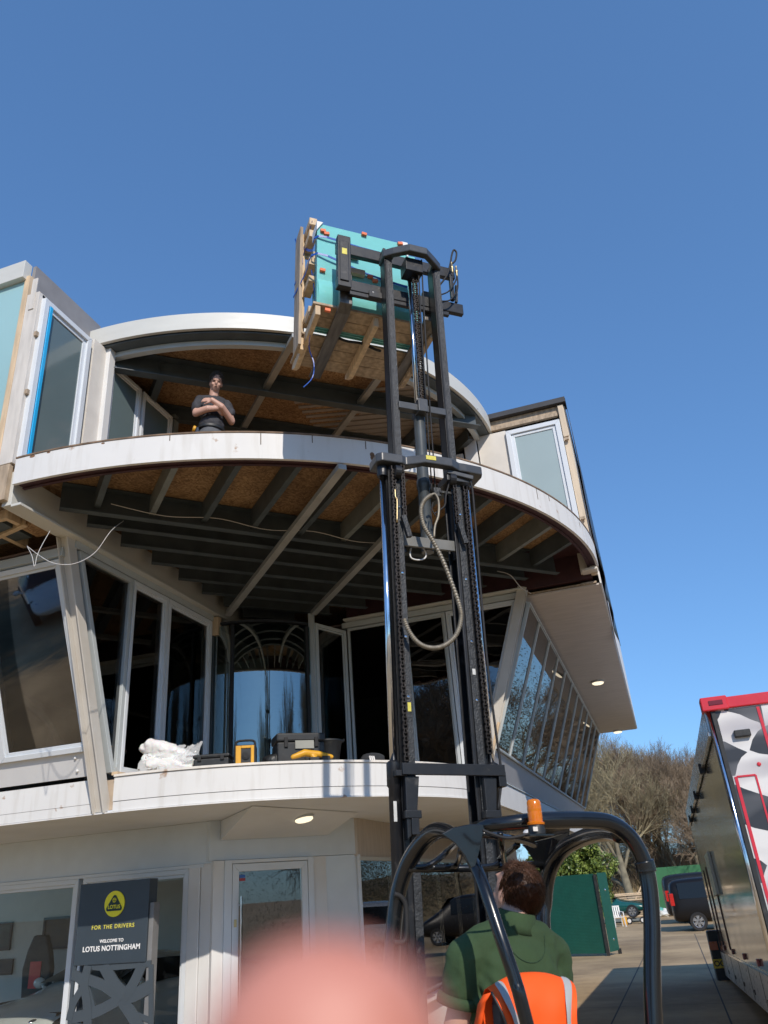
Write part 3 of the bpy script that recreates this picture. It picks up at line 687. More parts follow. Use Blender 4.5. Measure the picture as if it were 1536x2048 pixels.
# plates and cross bars
def plate(pts, z0, z1, name, mt=blacksteel, bv=.008):
    m = MB(); m.prism([(x, y, z0) for x, y in pts], (0, 0, z1-z0)); return m.build(name, mt, K, bevel=bv)
pg = mat('satin_plate', (.055, .06, .068), .4, var=.2, scale=10, bump=.05)
plate([(-.50, .07), (-.50, -.07), (-.47, -.10), (-.33, -.10), (-.30, -.085), (-.19, -.15), (.0, -.15), (.07, -.11), (.12, -.11), (.24, -.10), (.255, -.06), (.255, .07), (.10, .07), (.0, -.09), (-.19, -.09), (-.30, .0), (-.33, .07)], 4.105, 4.17, 'mast_top_plate', pg)
plate([(-.365, .10), (-.365, -.01), (-.30, -.06), (-.19, -.13), (-.05, -.13), (.05, -.06), (.115, -.01), (.115, .10), (.05, .10), (.03, -.02), (-.05, -.075), (-.19, -.075), (-.28, -.02), (-.29, .10)], 5.985, 6.055, 'mast_top_plate', pg)
m = MB(); m.box((-.20, -.06, 5.86), (-.06, .06, 5.985)); m.build('chain_block', blacksteel, K, bevel=.004)
m = MB(); m.box((-.352, .02, 6.055), (-.33, .1, 6.11)); m.build('rail_stub', blacksteel, K, bevel=.004)
lab = mat('warning_label', (.70, .62, .10), .5, var=.2, scale=30); labw = mat('white_label', (.6, .6, .58), .5, var=.15, scale=40)
for (s_, z_, f_, w_, h_, q_) in ((-.455, 1.95, -.054, .018, .10, labw), (-.352, 2.52, -.066, .02, .05, lab), (.066, 2.75, -.066, .02, .035, labw), (-.15, 4.13, -.152, .07, .03, lab), (-.655, 5.98, .049, .04, .06, lab)):
    m = MB(); m.box((s_-w_/2, f_-.001, z_), (s_+w_/2, f_, z_+h_)); m.build('label', q_, K)
for s_ in (-.355, .068):
    for z_ in (2.6, 2.95, 3.35, 3.8):
        m = MB(); m.lathe([(.008, 0), (.008, .006), (.004, .008)], Matrix.Translation((s_, -.064, z_)) @ Matrix.Rotation(R_(90), 4, 'X'), 8); m.build('rail_bolt', chrome, K)
m = MB(); m.box((-.30, -.02, 4.60), (.05, .03, 4.655)); m.box((-.165, -.045, 4.585), (-.095, .09, 4.69)); m.build('cross_bar', pg, K, bevel=.004)
m = MB(); m.box((-.335, -.03, 3.555), (.065, -.01, 3.625)); m.build('cross_bar', mat('cross_grey', (.16, .16, .15), .5, var=.25), K, bevel=.003)
m = MB(); m.box((-.43, -.125, 2.175), (.175, -.105, 2.235)); m.box((.135, -.12, 2.12), (.18, -.05, 2.20)); m.box((-.46, -.11, 2.17), (-.40, -.05, 2.2)); m.build('cross_bar', blacksteel, K, bevel=.003)
for s, k in ((-.36, 1), (.10, 1)):
    m = MB(); m.prism([(s-.05, -.105, 2.17), (s+.03, -.105, 2.17), (s+.0, -.105, 1.90), (s-.05, -.105, 1.86)], (0, .05, 0)); m.box((s-.06, -.115, 1.96), (s+.03, -.05, 2.0)); m.box((s-.03, -.12, 1.88), (s+.012, -.06, 1.96)); m.build('tilt_bracket', blacksteel, K, bevel=.004)
m = MB(); m.box((-.02, -.10, 4.03), (.16, .06, 4.08)); m.beam((-.02, -.10, 4.09), (.16, -.115, 4.06), .02, .03); m.build('mast_cap', pg, K, bevel=.004)
# hoses
def hose(pts, r, mt, name='hydraulic_hose', n=5):
    m = MB(); P = smooth_path(pts, n); m.tube(P, r, 8); return m.build(name, mt, K, smooth=True)
def ribbed(pts, r, mt):
    P = smooth_path(pts, 30); rr = [r*(1.0+.12*(1 if (i//2) % 2 else -1)) for i in range(len(P))]
    m = MB(); m.tube(P, rr, 8); return m.build('braided_hose', mt, K, smooth=True)
ribbed(path([(862, 990), (848, 1002), (842, 1022), (848, 1052), (866, 1082), (886, 1122), (904, 1168), (919, 1212), (922, 1238), (913, 1268), (892, 1289), (866, 1296), (840, 1288), (820, 1266), (808, 1238)], -.14), .0135, hosem)
hose(path([(862, 990), (870, 988), (877, 1002), (877, 1030), (870, 1052), (868, 1075)], -.12), .008, hosem)
hose(path([(866, 1005), (864, 1018), (870, 1030), (876, 1034)], -.10), .004, rubber)
hose(path([(936, 956), (944, 975), (951, 1050), (962, 1190), (975, 1330), (990, 1450), (1001, 1530), (1003, 1560), (996, 1620)], -.10), .0075, rubber)
hose(path([(898, 968), (892, 990), (890, 1010), (880, 1020), (868, 1028)], -.08), .006, rubber)
for dx in (0, 7):
    hose(path([(852+dx, 800), (856+dx, 860), (860+dx, 920), (864+dx, 985)], -.03), .005, rubber)
    hose([lo(836+dx, 520, -.03), lo(842+dx, 640, -.03), lo(852+dx, 800, -.03)], .006, rubber)
m = MB(); m.tube(smooth_path(path([(822, 1096), (820, 1108), (824, 1117), (838, 1120), (850, 1116), (852, 1106), (846, 1096)], .02), 4), .005, 8); m.build('hanging_ring', white, K, smooth=True)
hose(path([(790, 978), (791, 995), (794, 1000), (794, 1045)], -.09), .006, brass, 'grease_pipe')
m = MB(); m.box((-.10, -.05, 3.93), (-.05, .0, 3.99)); m.box((-.06, -.06, 3.95), (.02, -.04, 3.965)); m.build('hose_clamp', mastgrey, K)
# fork carriage
m = MB()
m.box((-.70, .115, 6.06), (.30, .155, 6.165)); m.box((-.70, .115, 5.70), (.345, .155, 5.80)); m.box((-.60, .12, 5.66), (.22, .15, 5.70))
m.build('carriage', blacksteel, K, bevel=.005)
m = MB(); m.box((-.705, .06, 5.67), (-.60, .114, 6.185)); m.box((-.69, .05, 5.72), (-.62, .06, 6.12)); m.build('carriage_post', blacksteel, K, bevel=.005)
m = MB(); m.box((.235, .08, 5.80), (.262, .112, 6.06)); m.build('carriage_post', blacksteel, K, bevel=.003)
for s in (-.42, -.28):
    m = MB(); m.lathe([(.014, 0), (.014, .02), (.008, .03)], Matrix.Translation((s, .12, 5.70)) @ Matrix.Rotation(R_(90), 4, 'X'), 10); m.build('carriage_bolt', white, K)
m = MB(); m.box((-.45, .09, 5.655), (-.25, .118, 5.715)); m.build('shift_block', blacksteel, K, bevel=.004)
for s in (-.612, .075):
    m = MB(); m.prism([(s-.05, .158, 5.90), (s-.05, .20, 5.90), (s-.05, .205, 5.63), (s-.05, .25, 5.60), (s-.05, 1.10, 5.600), (s-.05, 1.12, 5.592), (s-.05, 1.10, 5.585), (s-.05, .24, 5.565), (s-.05, .158, 5.60)], (.10, 0, 0)); m.build('fork', mat('worn_fork', (.16, .15, .14), .42, var=.4, metal=.5, scale=8, stretch=(4, .6, 4)) if 'worn_fork' not in MATS else MATS['worn_fork'], K, bevel=.006)
# hose cluster on the right of the carriage
hose(path([(880, 590), (898, 582), (912, 560), (912, 545)], .06), .006, rubber)
hose(path([(880, 602), (900, 600), (915, 578), (914, 548)], .06), .006, rubber)
hose(path([(878, 572), (893, 552), (900, 530), (904, 508), (908, 500), (913, 506), (911, 520), (905, 527)], .06), .0075, rubber)
for q in ((904, 536), (913, 544)):
    c = lo(q[0], q[1], .06); m = MB(); m.lathe([(.006, -.05), (.010, -.04), (.010, -.01), (.014, 0), (.014, .012), (.008, .02), (.007, .06)], Matrix.Translation(c), 10); m.build('hose_coupling', brass, K, auto=40)
m = MB(); m.beam((.295, .13, 5.82), (.31, .13, 6.0), .02, .02); m.build('hose_bracket', mastgrey, K)
# roll cage
HB, HF = -1.45, -.50
hl = path([(783, 2048, -.5), (785, 1900, -.5), (795, 1795, -.52), (814, 1732, -.58), (840, 1690, -.68), (868, 1664, -.80), (895, 1663, -.95), (920, 1682, -1.10), (941, 1714, -1.25), (966, 1768, -1.35), (1000, 1870, -1.42), (1030, 1960, -1.45), (1052, 2040, -1.46)], 0)
hl = [hl[0]+V((0, 0, -.6))]+hl+[hl[-1]+V((.12, .0, -.6))]
P = smooth_path(hl, 8); m = MB(); m.tube(P, [.036 if i < 48 else max(.0225, .036-.0011*(i-48)) for i in range(len(P))], 16); m.build('cage_tube', glossblack, K, smooth=True)
hr = path([(930, 1664, -1.2), (965, 1652, -1.34), (1010, 1647, -1.41), (1080, 1641, -1.45), (1180, 1640, -1.45), (1225, 1648, -1.45), (1260, 1674, -1.45), (1284, 1715, -1.45), (1297, 1762, -1.45), (1304, 1850, -1.45), (1308, 2048, -1.45)], 0)
hr = hr+[hr[-1]+V((-.08, 0, -.65))]
P = smooth_path(hr, 8); m = MB(); m.tube(P, [min(.030, .019+.0004*i) for i in range(len(P))], 16); m.build('cage_tube', glossblack, K, smooth=True)
m = MB(); m.tube(smooth_path(path([(1287, 1722, -1.45), (1291, 1735, -1.45), (1293, 1744, -1.45)], 0), 4), .0375, 14); m.build('tube_joint', glossblack, K, smooth=True)
hf = path([(1090, 1900, -.6), (1090, 1800, -.6), (1100, 1740, -.66), (1127, 1698, -.80), (1168, 1675, -1.0), (1212, 1665, -1.25), (1240, 1668, -1.40)], 0)
hf = [hf[0]+V((0, 0, -.9))]+hf
m = MB(); m.tube(smooth_path(hf, 8), .034, 14); m.build('cage_tube', glossblack, K, smooth=True)
m = MB(); m.tube(path([(815, 1737, -.60), (960, 1737, -.55), (1098, 1727, -.62)], 0), .017, 10); m.tube(path([(1000, 1668, -1.3), (1010, 1735, -.6)], 0), .012, 8); m.build('cage_cross_tube', glossblack, K, smooth=True)
for q in ([(822, 1735), (850, 1733), (872, 1722), (900, 1698), (930, 1672, -1.1)], [(862, 1735), (905, 1733), (915, 1725), (922, 1700, -.9)], [(950, 1735), (990, 1731), (1003, 1715), (1035, 1690, -.95)], [(965, 1668, -1.2), (1040, 1680, -1.0), (1070, 1690, -.9)]):
    m = MB(); m.tube(smooth_path(path([(r[0], r[1], r[2] if len(r) > 2 else -.6) for r in q], 0), 5), .0135, 10); m.build('overhead_guard_bar', glossblack, K, smooth=True)
# gussets
def pplate(px, name, th=.010):
    m = MB(); pts = path(px, 0); m.prism(pts, (0, th, .002)); m.build(name, glossblack, K, bevel=.002)
pplate([(x, y, -1.37) for x, y in ((884, 1668), (905, 1656), (940, 1649), (976, 1649), (966, 1668), (960, 1700), (951, 1732), (942, 1736), (930, 1712), (910, 1686))], 'gusset_plate')
pplate([(1045, 1690, -.62), (1105, 1676, -.70), (1140, 1664, -.9), (1130, 1692, -.80), (1104, 1732, -.66), (1093, 1790, -.6), (1088, 1750, -.6), (1074, 1716, -.6)], 'gusset_plate')
pplate([(1004, 1664, -1.0), (1140, 1652, -1.2), (1140, 1664, -1.0), (1050, 1688, -.7)], 'roof_plate')
# grab handle, beacon, lamp
m = MB(); m.tube(smooth_path(path([(789, 1788), (803, 1795), (812, 1815), (813, 1868), (806, 1884), (788, 1884)], HF-.06), 5), .011, 10); m.build('grab_handle', rubber, K, smooth=True)
bz = lo(1074, 1666, -1.53)
amber = bpy.data.materials.new('amber_lens'); amber.use_nodes = True; _p = amber.node_tree.nodes['Principled BSDF']
_p.inputs['Base Color'].default_value = (.95, .26, .01, 1); _p.inputs['Roughness'].default_value = .15; _p.inputs['Transmission Weight'].default_value = .35; _p.inputs['Subsurface Weight'].default_value = .3; _p.inputs['Subsurface Radius'].default_value = (.03, .01, .002)
T = Matrix.Translation(bz) @ Matrix.Scale(.88, 4)
m = MB(); m.box((-.05, -.03, -.012), (.06, .03, -.006), T); o0 = m.build('beacon_bracket', glossblack, K)
m = MB(); m.lathe([(.034, -.005), (.034, .012), (.030, .030)], T, 24); o = m.build('beacon', black_pl, K, auto=40)
m = MB(); m.lathe([(.034, .030), (.035, .038), (.0285, .042), (.0285, .075), (.0275, .078), (.0285, .081), (.0275, .116), (.022, .124), (.008, .127)], T, 28); m.build('beacon_lens', amber, o, auto=50)
m = MB(); m.box((-.035, -.036, .004), (-.015, -.0345, .02), T); m.build('beacon_label', cream, o)
m = MB(); m.lathe([(.026, 0), (.030, .012), (.016, .030)], Matrix.Translation(lo(1062, 1672, -1.3)) @ Matrix.Rotation(R_(10), 4, 'X'), 18); m.build('work_lamp', white, K, auto=40)
hose(path([(965, 1660, -1.45), (985, 1668, -1.47), (1015, 1676, -1.5), (1050, 1670, -1.52), (1068, 1664, -1.53)], -1.4), .005, rubber, 'beacon_cable')
# chassis, seat and wheels (below the picture's lower edge)
m = MB(); m.box((-.75, -1.75, .28), (.10, -.20, .55)); m.box((-.95, -.4, .20), (.65, .05, .42)); m.box((-.7, -1.9, .40), (.05, -1.45, .62)); m.build('chassis', blacksteel, K, bevel=.03)
m = MB(); m.box((-.60, -1.25, .78), (-.10, -.80, .90)); m.box((-.57, -1.30, .88), (-.27, -1.22, 1.29)); m.build('seat', black_pl, K, bevel=.04)
m = MB(); m.beam((-.35, -.62, .5), (-.35, -.70, 1.0), .05, .05); m.tube([(-.35+.17*math.cos(t*.393), -.72+.06*math.sin(t*.393), 1.02+.15*math.sin(t*.393)) for t in range(16)], .014, 8, closed=True); m.build('steering_wheel', rubber, K, smooth=True)
for (x, y, r) in ((-.95, -.15, .34), (.68, -.15, .34), (-.33, -1.75, .30)):
    T = Matrix.Translation((x, y, r)) @ Matrix.Rotation(R_(90), 4, 'Y'); m = MB(); m.lathe([(r*.5, -.11), (r*.92, -.11), (r, -.08), (r, .08), (r*.92, .11), (r*.5, .11)], T, 28); o = m.build('wheel', rubber, K, auto=40)
    m = MB(); m.lathe([(r*.15, -.08), (r*.52, -.09), (r*.52, .09), (r*.15, .08)], T, 20); m.build('rim', fasciagrey, o, auto=40)

# ------------------------------------------------------------------ timber stillage on the forks, glass standing in it
S = tag(empty('timber_stillage', M0, FROT), 'timber slatted stillage carried on the raised forks under the green glass', 'stillage')
m = MB()
for s in (-.80, -.335, .13):
    m = MB(); m.prism([(s-.02, .28, 5.545), (s-.02, .28, 5.635), (s-.02, 1.05, 5.635), (s-.02, 1.07, 5.60), (s-.02, .96, 5.54)], (.04, 0, 0)); m.build('bearer', timber if s < 0 else timber_old, S, bevel=.003)
for f0, f1 in ((.27, .40), (.405, .52), (.63, .76), (.765, .90), (.905, 1.04)):
    m = MB(); m.box((-.84, f0, 5.637), (.17, f1, 5.659)); m.build('deck_board', timber_old, S, bevel=.003)
m = MB(); m.box((-.875, .60, 5.50), (-.850, .78, 6.77)); m.build('end_post', timber_old, S, bevel=.003)
m = MB(); m.box((-.849, .66, 5.50), (-.815, .72, 6.75)); m.build('end_post', timber, S, bevel=.003)
for z in (6.67, 6.53, 6.22, 6.04, 5.72):
    m = MB(); m.box((-.83, .46, z), (-.765, .66, z+.075 if z > 6.1 else z+.06)); m.build('end_rail', timber, S, bevel=.003)
m = MB(); m.box((.12, .60, 5.50), (.15, .74, 6.60)); m.build('end_post', timber_old, S, bevel=.003)
for z in (5.75, 6.15, 6.5):
    m = MB(); m.box((-.815, .672, z), (.12, .70, z+.09)); m.build('back_rail', timber, S, bevel=.003)
for (s, z) in ((-.50, 6.02), (-.545, 6.20)):
    m = MB(); m.box((s-.05, .255, z), (s+.08, .292, z+.055)); m.build('packing_block', timber, S, bevel=.004)
def gsheet():
    m = bpy.data.materials.new('green_sheet_glass'); m.use_nodes = True; n = m.node_tree.nodes; L = m.node_tree.links; n.remove(n['Principled BSDF'])
    t = n.new('ShaderNodeBsdfTransparent'); t.inputs[0].default_value = (.66, .95, .93, 1)
    d = n.new('ShaderNodeBsdfTranslucent'); d.inputs[0].default_value = (.35, .88, .85, 1)
    d2 = n.new('ShaderNodeBsdfDiffuse'); d2.inputs[0].default_value = (.36, .95, .93, 1)
    a = n.new('ShaderNodeMixShader'); a.inputs[0].default_value = .8; L.new(d.outputs[0], a.inputs[1]); L.new(d2.outputs[0], a.inputs[2])
    b = n.new('ShaderNodeMixShader'); b.inputs[0].default_value = .76; L.new(t.outputs[0], b.inputs[1]); L.new(a.outputs[0], b.inputs[2])
    g = n.new('ShaderNodeBsdfGlossy'); g.inputs['Roughness'].default_value = .10
    tc = n.new('ShaderNodeTexCoord'); nz = n.new('ShaderNodeTexNoise'); nz.inputs['Scale'].default_value = 7; nz.inputs['Detail'].default_value = 4; L.new(tc.outputs['Object'], nz.inputs['Vector']); bu = n.new('ShaderNodeBump'); bu.inputs['Strength'].default_value = .35; bu.inputs['Distance'].default_value = .02; L.new(nz.outputs['Fac'], bu.inputs['Height']); L.new(bu.outputs[0], g.inputs['Normal']); L.new(bu.outputs[0], d2.inputs['Normal'])
    fr = n.new('ShaderNodeFresnel'); fr.inputs[0].default_value = 1.5
    c = n.new('ShaderNodeMixShader'); L.new(fr.outputs[0], c.inputs[0]); L.new(b.outputs[0], c.inputs[1]); L.new(g.outputs[0], c.inputs[2]); L.new(c.outputs[0], n['Material Output'].inputs[0])
    return m
gsh = gsheet()
G = tag(empty('glass_stack', M0, FROT), 'stack of turquoise glass sheets strapped upright on the timber stillage', 'glass')
for i, (a, b, c, f) in enumerate(((-.805, -.035, 6.515, .300), (-.800, -.030, 6.505, .335), (-.79, .07, 6.47, .37), (-.79, .08, 6.44, .41))):
    m = MB(); m.box((a, f, 5.662), (b, f+.012, c)); m.build('glass_sheet', gsh, G)
for i in range(4):
    m = MB(); m.box((-.76, .525+.027*i, 5.662), (.08, .537+.027*i, 6.28-.02*i)); m.build('glass_sheet', gsh, G)
# lower film wrap, curved
wrapm = gsh
m = MB(); vs = []; n = 12
for i in range(n+1):
    t = i/n; z = 5.665+.25*t; y = .296-.03*math.sin(t*math.pi)
    vs += [(-.80, y, z), (-.03, y, z)]
m.add(vs, [(2*i, 2*i+1, 2*i+3, 2*i+2) for i in range(n)]); m.build('film_wrap', gsh, G, smooth=True)
orange = mat('orange_pad', (.85, .20, .08), .6, var=.08)
for px, py in ((646, 462), (653, 468), (728, 469), (800, 488), (645, 541), (740, 554), (750, 562), (655, 621)):
    c = lo(px, py, .29); m = MB(); m.box((c.x-.022, .276, c.z-.014), (c.x+.022, .298, c.z+.014), Matrix.Translation(c) @ Matrix.Rotation(R_(random.uniform(-14, 14)), 4, 'Y') @ Matrix.Translation(-c)); m.build('spacer_pad', orange, G, bevel=.003)
wh = mat('white_corner_guard', (.8, .8, .8), .5, var=.05)
m = MB(); m.prism([(-.812, .285, 6.525), (-.812, .285, 6.43), (-.76, .285, 6.525)], (0, .15, 0)); m.build('corner_guard', wh, G)
m = MB(); m.prism([(-.025, .285, 6.525), (-.025, .285, 6.37), (-.038, .285, 6.37), (-.08, .285, 6.525)], (0, .15, 0)); m.build('corner_guard', wh, G)
strapm = mat('blue_strap', (.012, .085, .42), .4, var=.1)
def strap(pts, wd=.02):
    m = MB(); P = smooth_path(pts, 4)
    for a, b in zip(P, P[1:]): m.beam(a, b+(b-a)*.1, .003, wd, (0, 0, 1))
    return m.build('strap', strapm, G)
strap([(-.84, .75, 6.70), (-.81, .45, 6.36), (-.80, .285, 6.36), (-.45, .288, 6.345), (-.03, .288, 6.33)])
strap([(-.89, .75, 6.10), (-.85, .50, 6.14), (-.808, .285, 6.17), (-.40, .285, 6.07), (.0, .285, 6.02)])
strap([(-.88, .78, 6.80), (-.86, .70, 6.60), (-.85, .6, 6.35), (-.88, .76, 6.25)], .015)
strap([(-.81, .45, 6.70), (-.84, .72, 6.45)], .015)
strap([(-.80, .50, 6.2), (-.78, .47, 5.9), (-.79, .5, 5.66), (-.80, .55, 5.45), (-.76, .55, 5.30), (-.77, .55, 5.16), (-.83, .58, 5.08)], .007)
hs = [(-.60, .56, 5.62), (-.50, .56, 5.585), (-.36, .57, 5.60), (-.26, .55, 5.55), (-.23, .5, 5.50)]
m = MB(); m.tube(smooth_path(hs, 5), .011, 8); m.build('black_tie', rubber, G, smooth=True)
# ------------------------------------------------------------------ people
from mathutils.bvhtree import BVHTree
def wrinkle(mb, amp, sc_, seed=0, stretch=(1, 1, 1)):
    out = []
    for p in mb.v:
        q = V((p[0]*stretch[0], p[1]*stretch[1], p[2]*stretch[2]))*sc_+V((seed, seed*2, 0))
        d = noise.noise_vector(q)*amp+noise.noise_vector(q*2.3)*amp*.4
        out.append((p[0]+d.x, p[1]+d.y, p[2]+d.z))
    mb.v = out; return mb
def hair_strands(mb, c, r, M, count, ln, rad, test, seed=1, droop=.3, radial=.5):
    rnd = random.Random(seed); k = 0
    while k < count:
        v = V((rnd.gauss(0, 1), rnd.gauss(0, 1), rnd.gauss(0, 1)))
        if v.length < 1e-3: continue
        v.normalize()
        if not test(v): continue
        k += 1
        p = V((v.x*r[0], v.y*r[1], v.z*r[2])); nrm = V((v.x/r[0], v.y/r[1], v.z/r[2])).normalized()
        tan = (V((0, -.6, -1))-nrm*V((0, -.6, -1)).dot(nrm))
        d = (nrm*radial+tan*droop+V((rnd.uniform(-.4, .4), rnd.uniform(-.4, .4), rnd.uniform(-.3, .3)))).normalized()
        q = p+d*ln*rnd.uniform(.6, 1.2); s = d.cross(nrm).normalized()*rad; t = d.cross(s).normalized()*rad
        a = [p+s, p-s*.5+t*.8, p-s*.5-t*.8, q]
        mb.add([c+M @ x for x in a], [(0, 1, 3), (1, 2, 3), (2, 0, 3)])
    return mb
def hand_fused(mb, wrist, dirn, palm_n, size=1.0, curl=.5, mirror=1):
    """palm with four separate fingers and a thumb"""
    d = V(dirn).normalized(); n = V(palm_n); n = (n-d*n.dot(d)).normalized(); s = d.cross(n).normalized()*mirror
    w0 = V(wrist); L = .09*size
    M = Matrix((s, d, n)).transposed()
    mb.ell(w0+d*L*.55, (.038*size, L*.62, .016*size), M)
    for i, (o, ln) in enumerate(((-.030, .062), (-.010, .072), (.010, .068), (.029, .052))):
        b = w0+d*L*.98+s*o*size; p = [b]; a = 0
        for k in range(3):
            a += curl*(.5+.25*k); b = b+(d*math.cos(a)+n*math.sin(a))*ln*size*(.42, .32, .26)[k]; p.append(b)
        mb.limb(p, [.0088*size, .0085*size, .0078*size, .0068*size], 8)
    b = w0+d*L*.25-s*.034*size; p = [b]
    for k in range(3): b = b+(d*.8-s*(.55-.25*k)+n*.35*k*curl).normalized()*.028*size; p.append(b)
    mb.limb(p, [.0125*size, .011*size, .0095*size, .0085*size], 8)
    return mb

# ---- man on the upper balcony, arms crossed
MP = tag(empty('person', (-3.765, 6.18, 5.252), (R_(2), R_(-2), R_(220))), 'man in dark polo and grey trousers standing with folded arms on the upper balcony', 'person', None)
hs_ = .955
def hsc(mb): return xf(mb, Matrix.Diagonal((hs_*.87, hs_*.98, hs_*1.035, 1)))
HC = V((-.012, .055, 1.625)); HM = Matrix.Rotation(R_(-23), 3, 'X') @ Matrix.Rotation(R_(-6), 3, 'Z')
class _H:
    def __add__(s, o): return HC+HM @ o
HH = _H()
b = MB()
b.ell(HH+V((0, .0, .02)), (.074, .094, .100)); b.ell(HH+V((0, .025, -.045)), (.060, .070, .070)); b.ell(HH+V((0, .055, -.080)), (.034, .030, .030))
b.ell(HH+V((0, .098, -.018)), (.013, .020, .024)); b.ell(HH+V((0, .092, .018)), (.052, .016, .012))
for k in (-1, 1): b.ell(HH+V((.078*k, -.005, -.012)), (.012, .022, .032)); b.ell(HH+V((.04*k, .07, -.03)), (.024, .022, .02))
b.ell(HH+V((0, .088, -.060)), (.024, .012, .010))
b.limb([(0, -.02, 1.42), (-.005, .02, 1.58)], [.066, .060])
# arms: right forearm goes under, left forearm lies on top
b.limb([(.178, 0, 1.375), (.225, .07, 1.16)], [.042, .046]); b.limb([(.225, .07, 1.16), (.09, .185, 1.165), (-.03, .185, 1.19)], [.046, .040, .030])
b.limb([(-.178, 0, 1.375), (-.245, .07, 1.13)], [.042, .046]); b.limb([(-.245, .07, 1.13), (-.08, .205, 1.21), (.05, .215, 1.27)], [.046, .040, .030])
hand_fused(b, (-.03, .185, 1.19), (-1, -.35, .1), (0, -1, .3), .95, .5); hand_fused(b, (.05, .213, 1.27), (1, -.4, .15), (0, -1, -.2), .95, .4, -1)
bm_ = fuse(b, .0085, 3)
hsc(bm_).build('body', skin, MP, smooth=True)
e = MB()
for k in (-1, 1): e.ell(HH+V((.031*k, .086, .004)), (.012, .008, .006))
hsc(e).build('eyes', mat('eye_dark', (.05, .035, .03), .4), MP, smooth=True)
e = MB()
for k in (-1, 1): e.ell(HH+V((.033*k, .094, .024)), (.022, .007, .005))
e.ell(HH+V((0, .099, -.058)), (.020, .005, .0035)); hsc(e).build('brows', mat('brow_brown', (.10, .05, .035), .8), MP, smooth=True)
greyhair = mat('greying_hair', (.07, .06, .055), .6, var=.6, scale=40)
h = MB(); h.ell(HH+V((0, -.014, .044)), (.080, .098, .080), HM); hh = fuse(h, .010, 1)
hh = wrinkle(hh, .010, 45)
h2 = MB(); hair_strands(h2, HH+V((0, -.008, .035)), (.080, .102, .098), HM, 1100, .026, .0032, lambda v: (v.z > .12+.50*max(0, v.y)) or (v.y < .25 and v.z > -.35), 3, .1, .8)
h2.add(hh.v, hh.f); hsc(h2).build('hair', greyhair, MP, smooth=True)
polo = mat('charcoal_polo', (.040, .040, .048), .8, var=.25, scale=12, bump=.3, bscale=18)
s = MB(); s.ell((0, 0, 1.27), (.172, .120, .19)); s.ell((0, -.005, 1.37), (.175, .105, .09)); s.limb([(-.16, -.01, 1.405), (0, -.015, 1.45), (.16, -.01, 1.405)], [.055, .062, .055]); s.ell((0, .01, 1.07), (.160, .118, .16)); s.ell((0, -.01, .98), (.165, .112, .07))
for k in (-1, 1): s.limb([(.178*k, -.01, 1.395), (.216*k, .045, 1.245)], [.066, .070])
sm_ = wrinkle(fuse(s, .011, 5), .014, 11, 3); hsc(sm_).build('polo_shirt', polo, MP, smooth=True)
c = MB(); c.lathe([(.070, 1.455), (.064, 1.50), (.070, 1.502), (.082, 1.45)], Matrix.Rotation(R_(12), 4, 'X') @ Matrix.Translation((0, -.30, .03)), 20); hsc(xf(c, Matrix.Translation((0, -.02, -.02)))).build('collar', polo, MP, smooth=True)
tr = mat('grey_work_trousers', (.105, .11, .12), .85, var=.2, scale=10, bump=.25, bscale=15)
t = MB(); t.ell((0, 0, .93), (.175, .125, .12))
for k in (-1, 1): t.limb([(.09*k, 0, .90), (.10*k, .015, .50), (.11*k, 0, .12)], [.098, .075, .062])
hsc(wrinkle(fuse(t, .013, 4), .010, 8, 5)).build('trousers', tr, MP, smooth=True)
t = MB(); t.lathe([(.172, .995), (.176, 1.0), (.176, 1.03), (.172, 1.035)], Matrix.Scale(.71, 4, (0, 1, 0)), 28); hsc(t).build('belt', black_pl, MP, auto=30)
t = MB(); t.ell((.185, .03, .90), (.035, .07, .10)); hsc(fuse(t, .012, 2)).build('hip_pouch', mat('pouch_fabric', (.03, .045, .07), .8), MP, smooth=True)
t = MB(); t.lathe([(.030, -.018), (.036, -.012), (.036, .012), (.030, .018)], Matrix.Translation((.225, .06, .955)) @ Matrix.Rotation(R_(75), 4, 'Y'), 20); o = hsc(t).build('tape_measure', yellow, MP, auto=40)
t = MB(); t.lathe([(.020, -.02), (.024, -.02), (.024, .02), (.02, .02)], Matrix.Translation((.225, .06, .955)) @ Matrix.Rotation(R_(75), 4, 'Y'), 16); hsc(t).build('tape_face', black_pl, o)
t = MB()
for k in (-1, 1): t.ell((.11*k, .05, .045), (.05, .14, .05))
hsc(t).build('boots', black_pl, MP, smooth=True)

# ---- forklift driver, seen from behind, head tipped back
DP = tag(empty('person', M0, FROT), 'driver in a green polo shirt seen from behind looking up from the forklift seat', 'person')
cs = -.365
b = MB()
DH = V((-.300, -1.015, 1.600)); DM = Matrix.Rotation(R_(14), 3, 'Z') @ Matrix.Rotation(R_(30), 3, 'X')
def dh(x, y, z): return DH+DM @ V((x, y, z))
b.ell(DH, (.077, .098, .100), DM); b.ell(dh(0, .035, -.06), (.062, .070, .075), DM); b.ell(dh(0, .10, -.03), (.014, .022, .026), DM); b.ell(dh(0, .06, -.105), (.034, .03, .03), DM); b.ell(dh(0, .09, .02), (.05, .016, .012), DM)
for k in (-1, 1): b.ell(dh(.080*k, .0, -.018), (.010, .022, .034), DM)
b.limb([(cs+.02, -1.06, 1.40), (-.335, -1.045, 1.47), (-.315, -1.02, 1.56)], [.068, .062, .058])
LS = V((cs-.195, -1.04, 1.385)); LE = V((cs-.245, -.985, 1.10)); LW = V((cs-.13, -.74, 1.06))
b.limb([LS+V((.02, 0, -.03)), LE], [.052, .050]); b.limb([LE, (LE+LW)/2+V((0, 0, -.01)), LW], [.050, .046, .031]); hand_fused(b, LW, (.4, .9, .05), (0, -.2, -1), 1.0, .6)
RS = V((cs+.190, -1.02, 1.385)); RE = V((cs+.215, -.93, 1.10)); RW = V((cs+.17, -.72, 1.08))
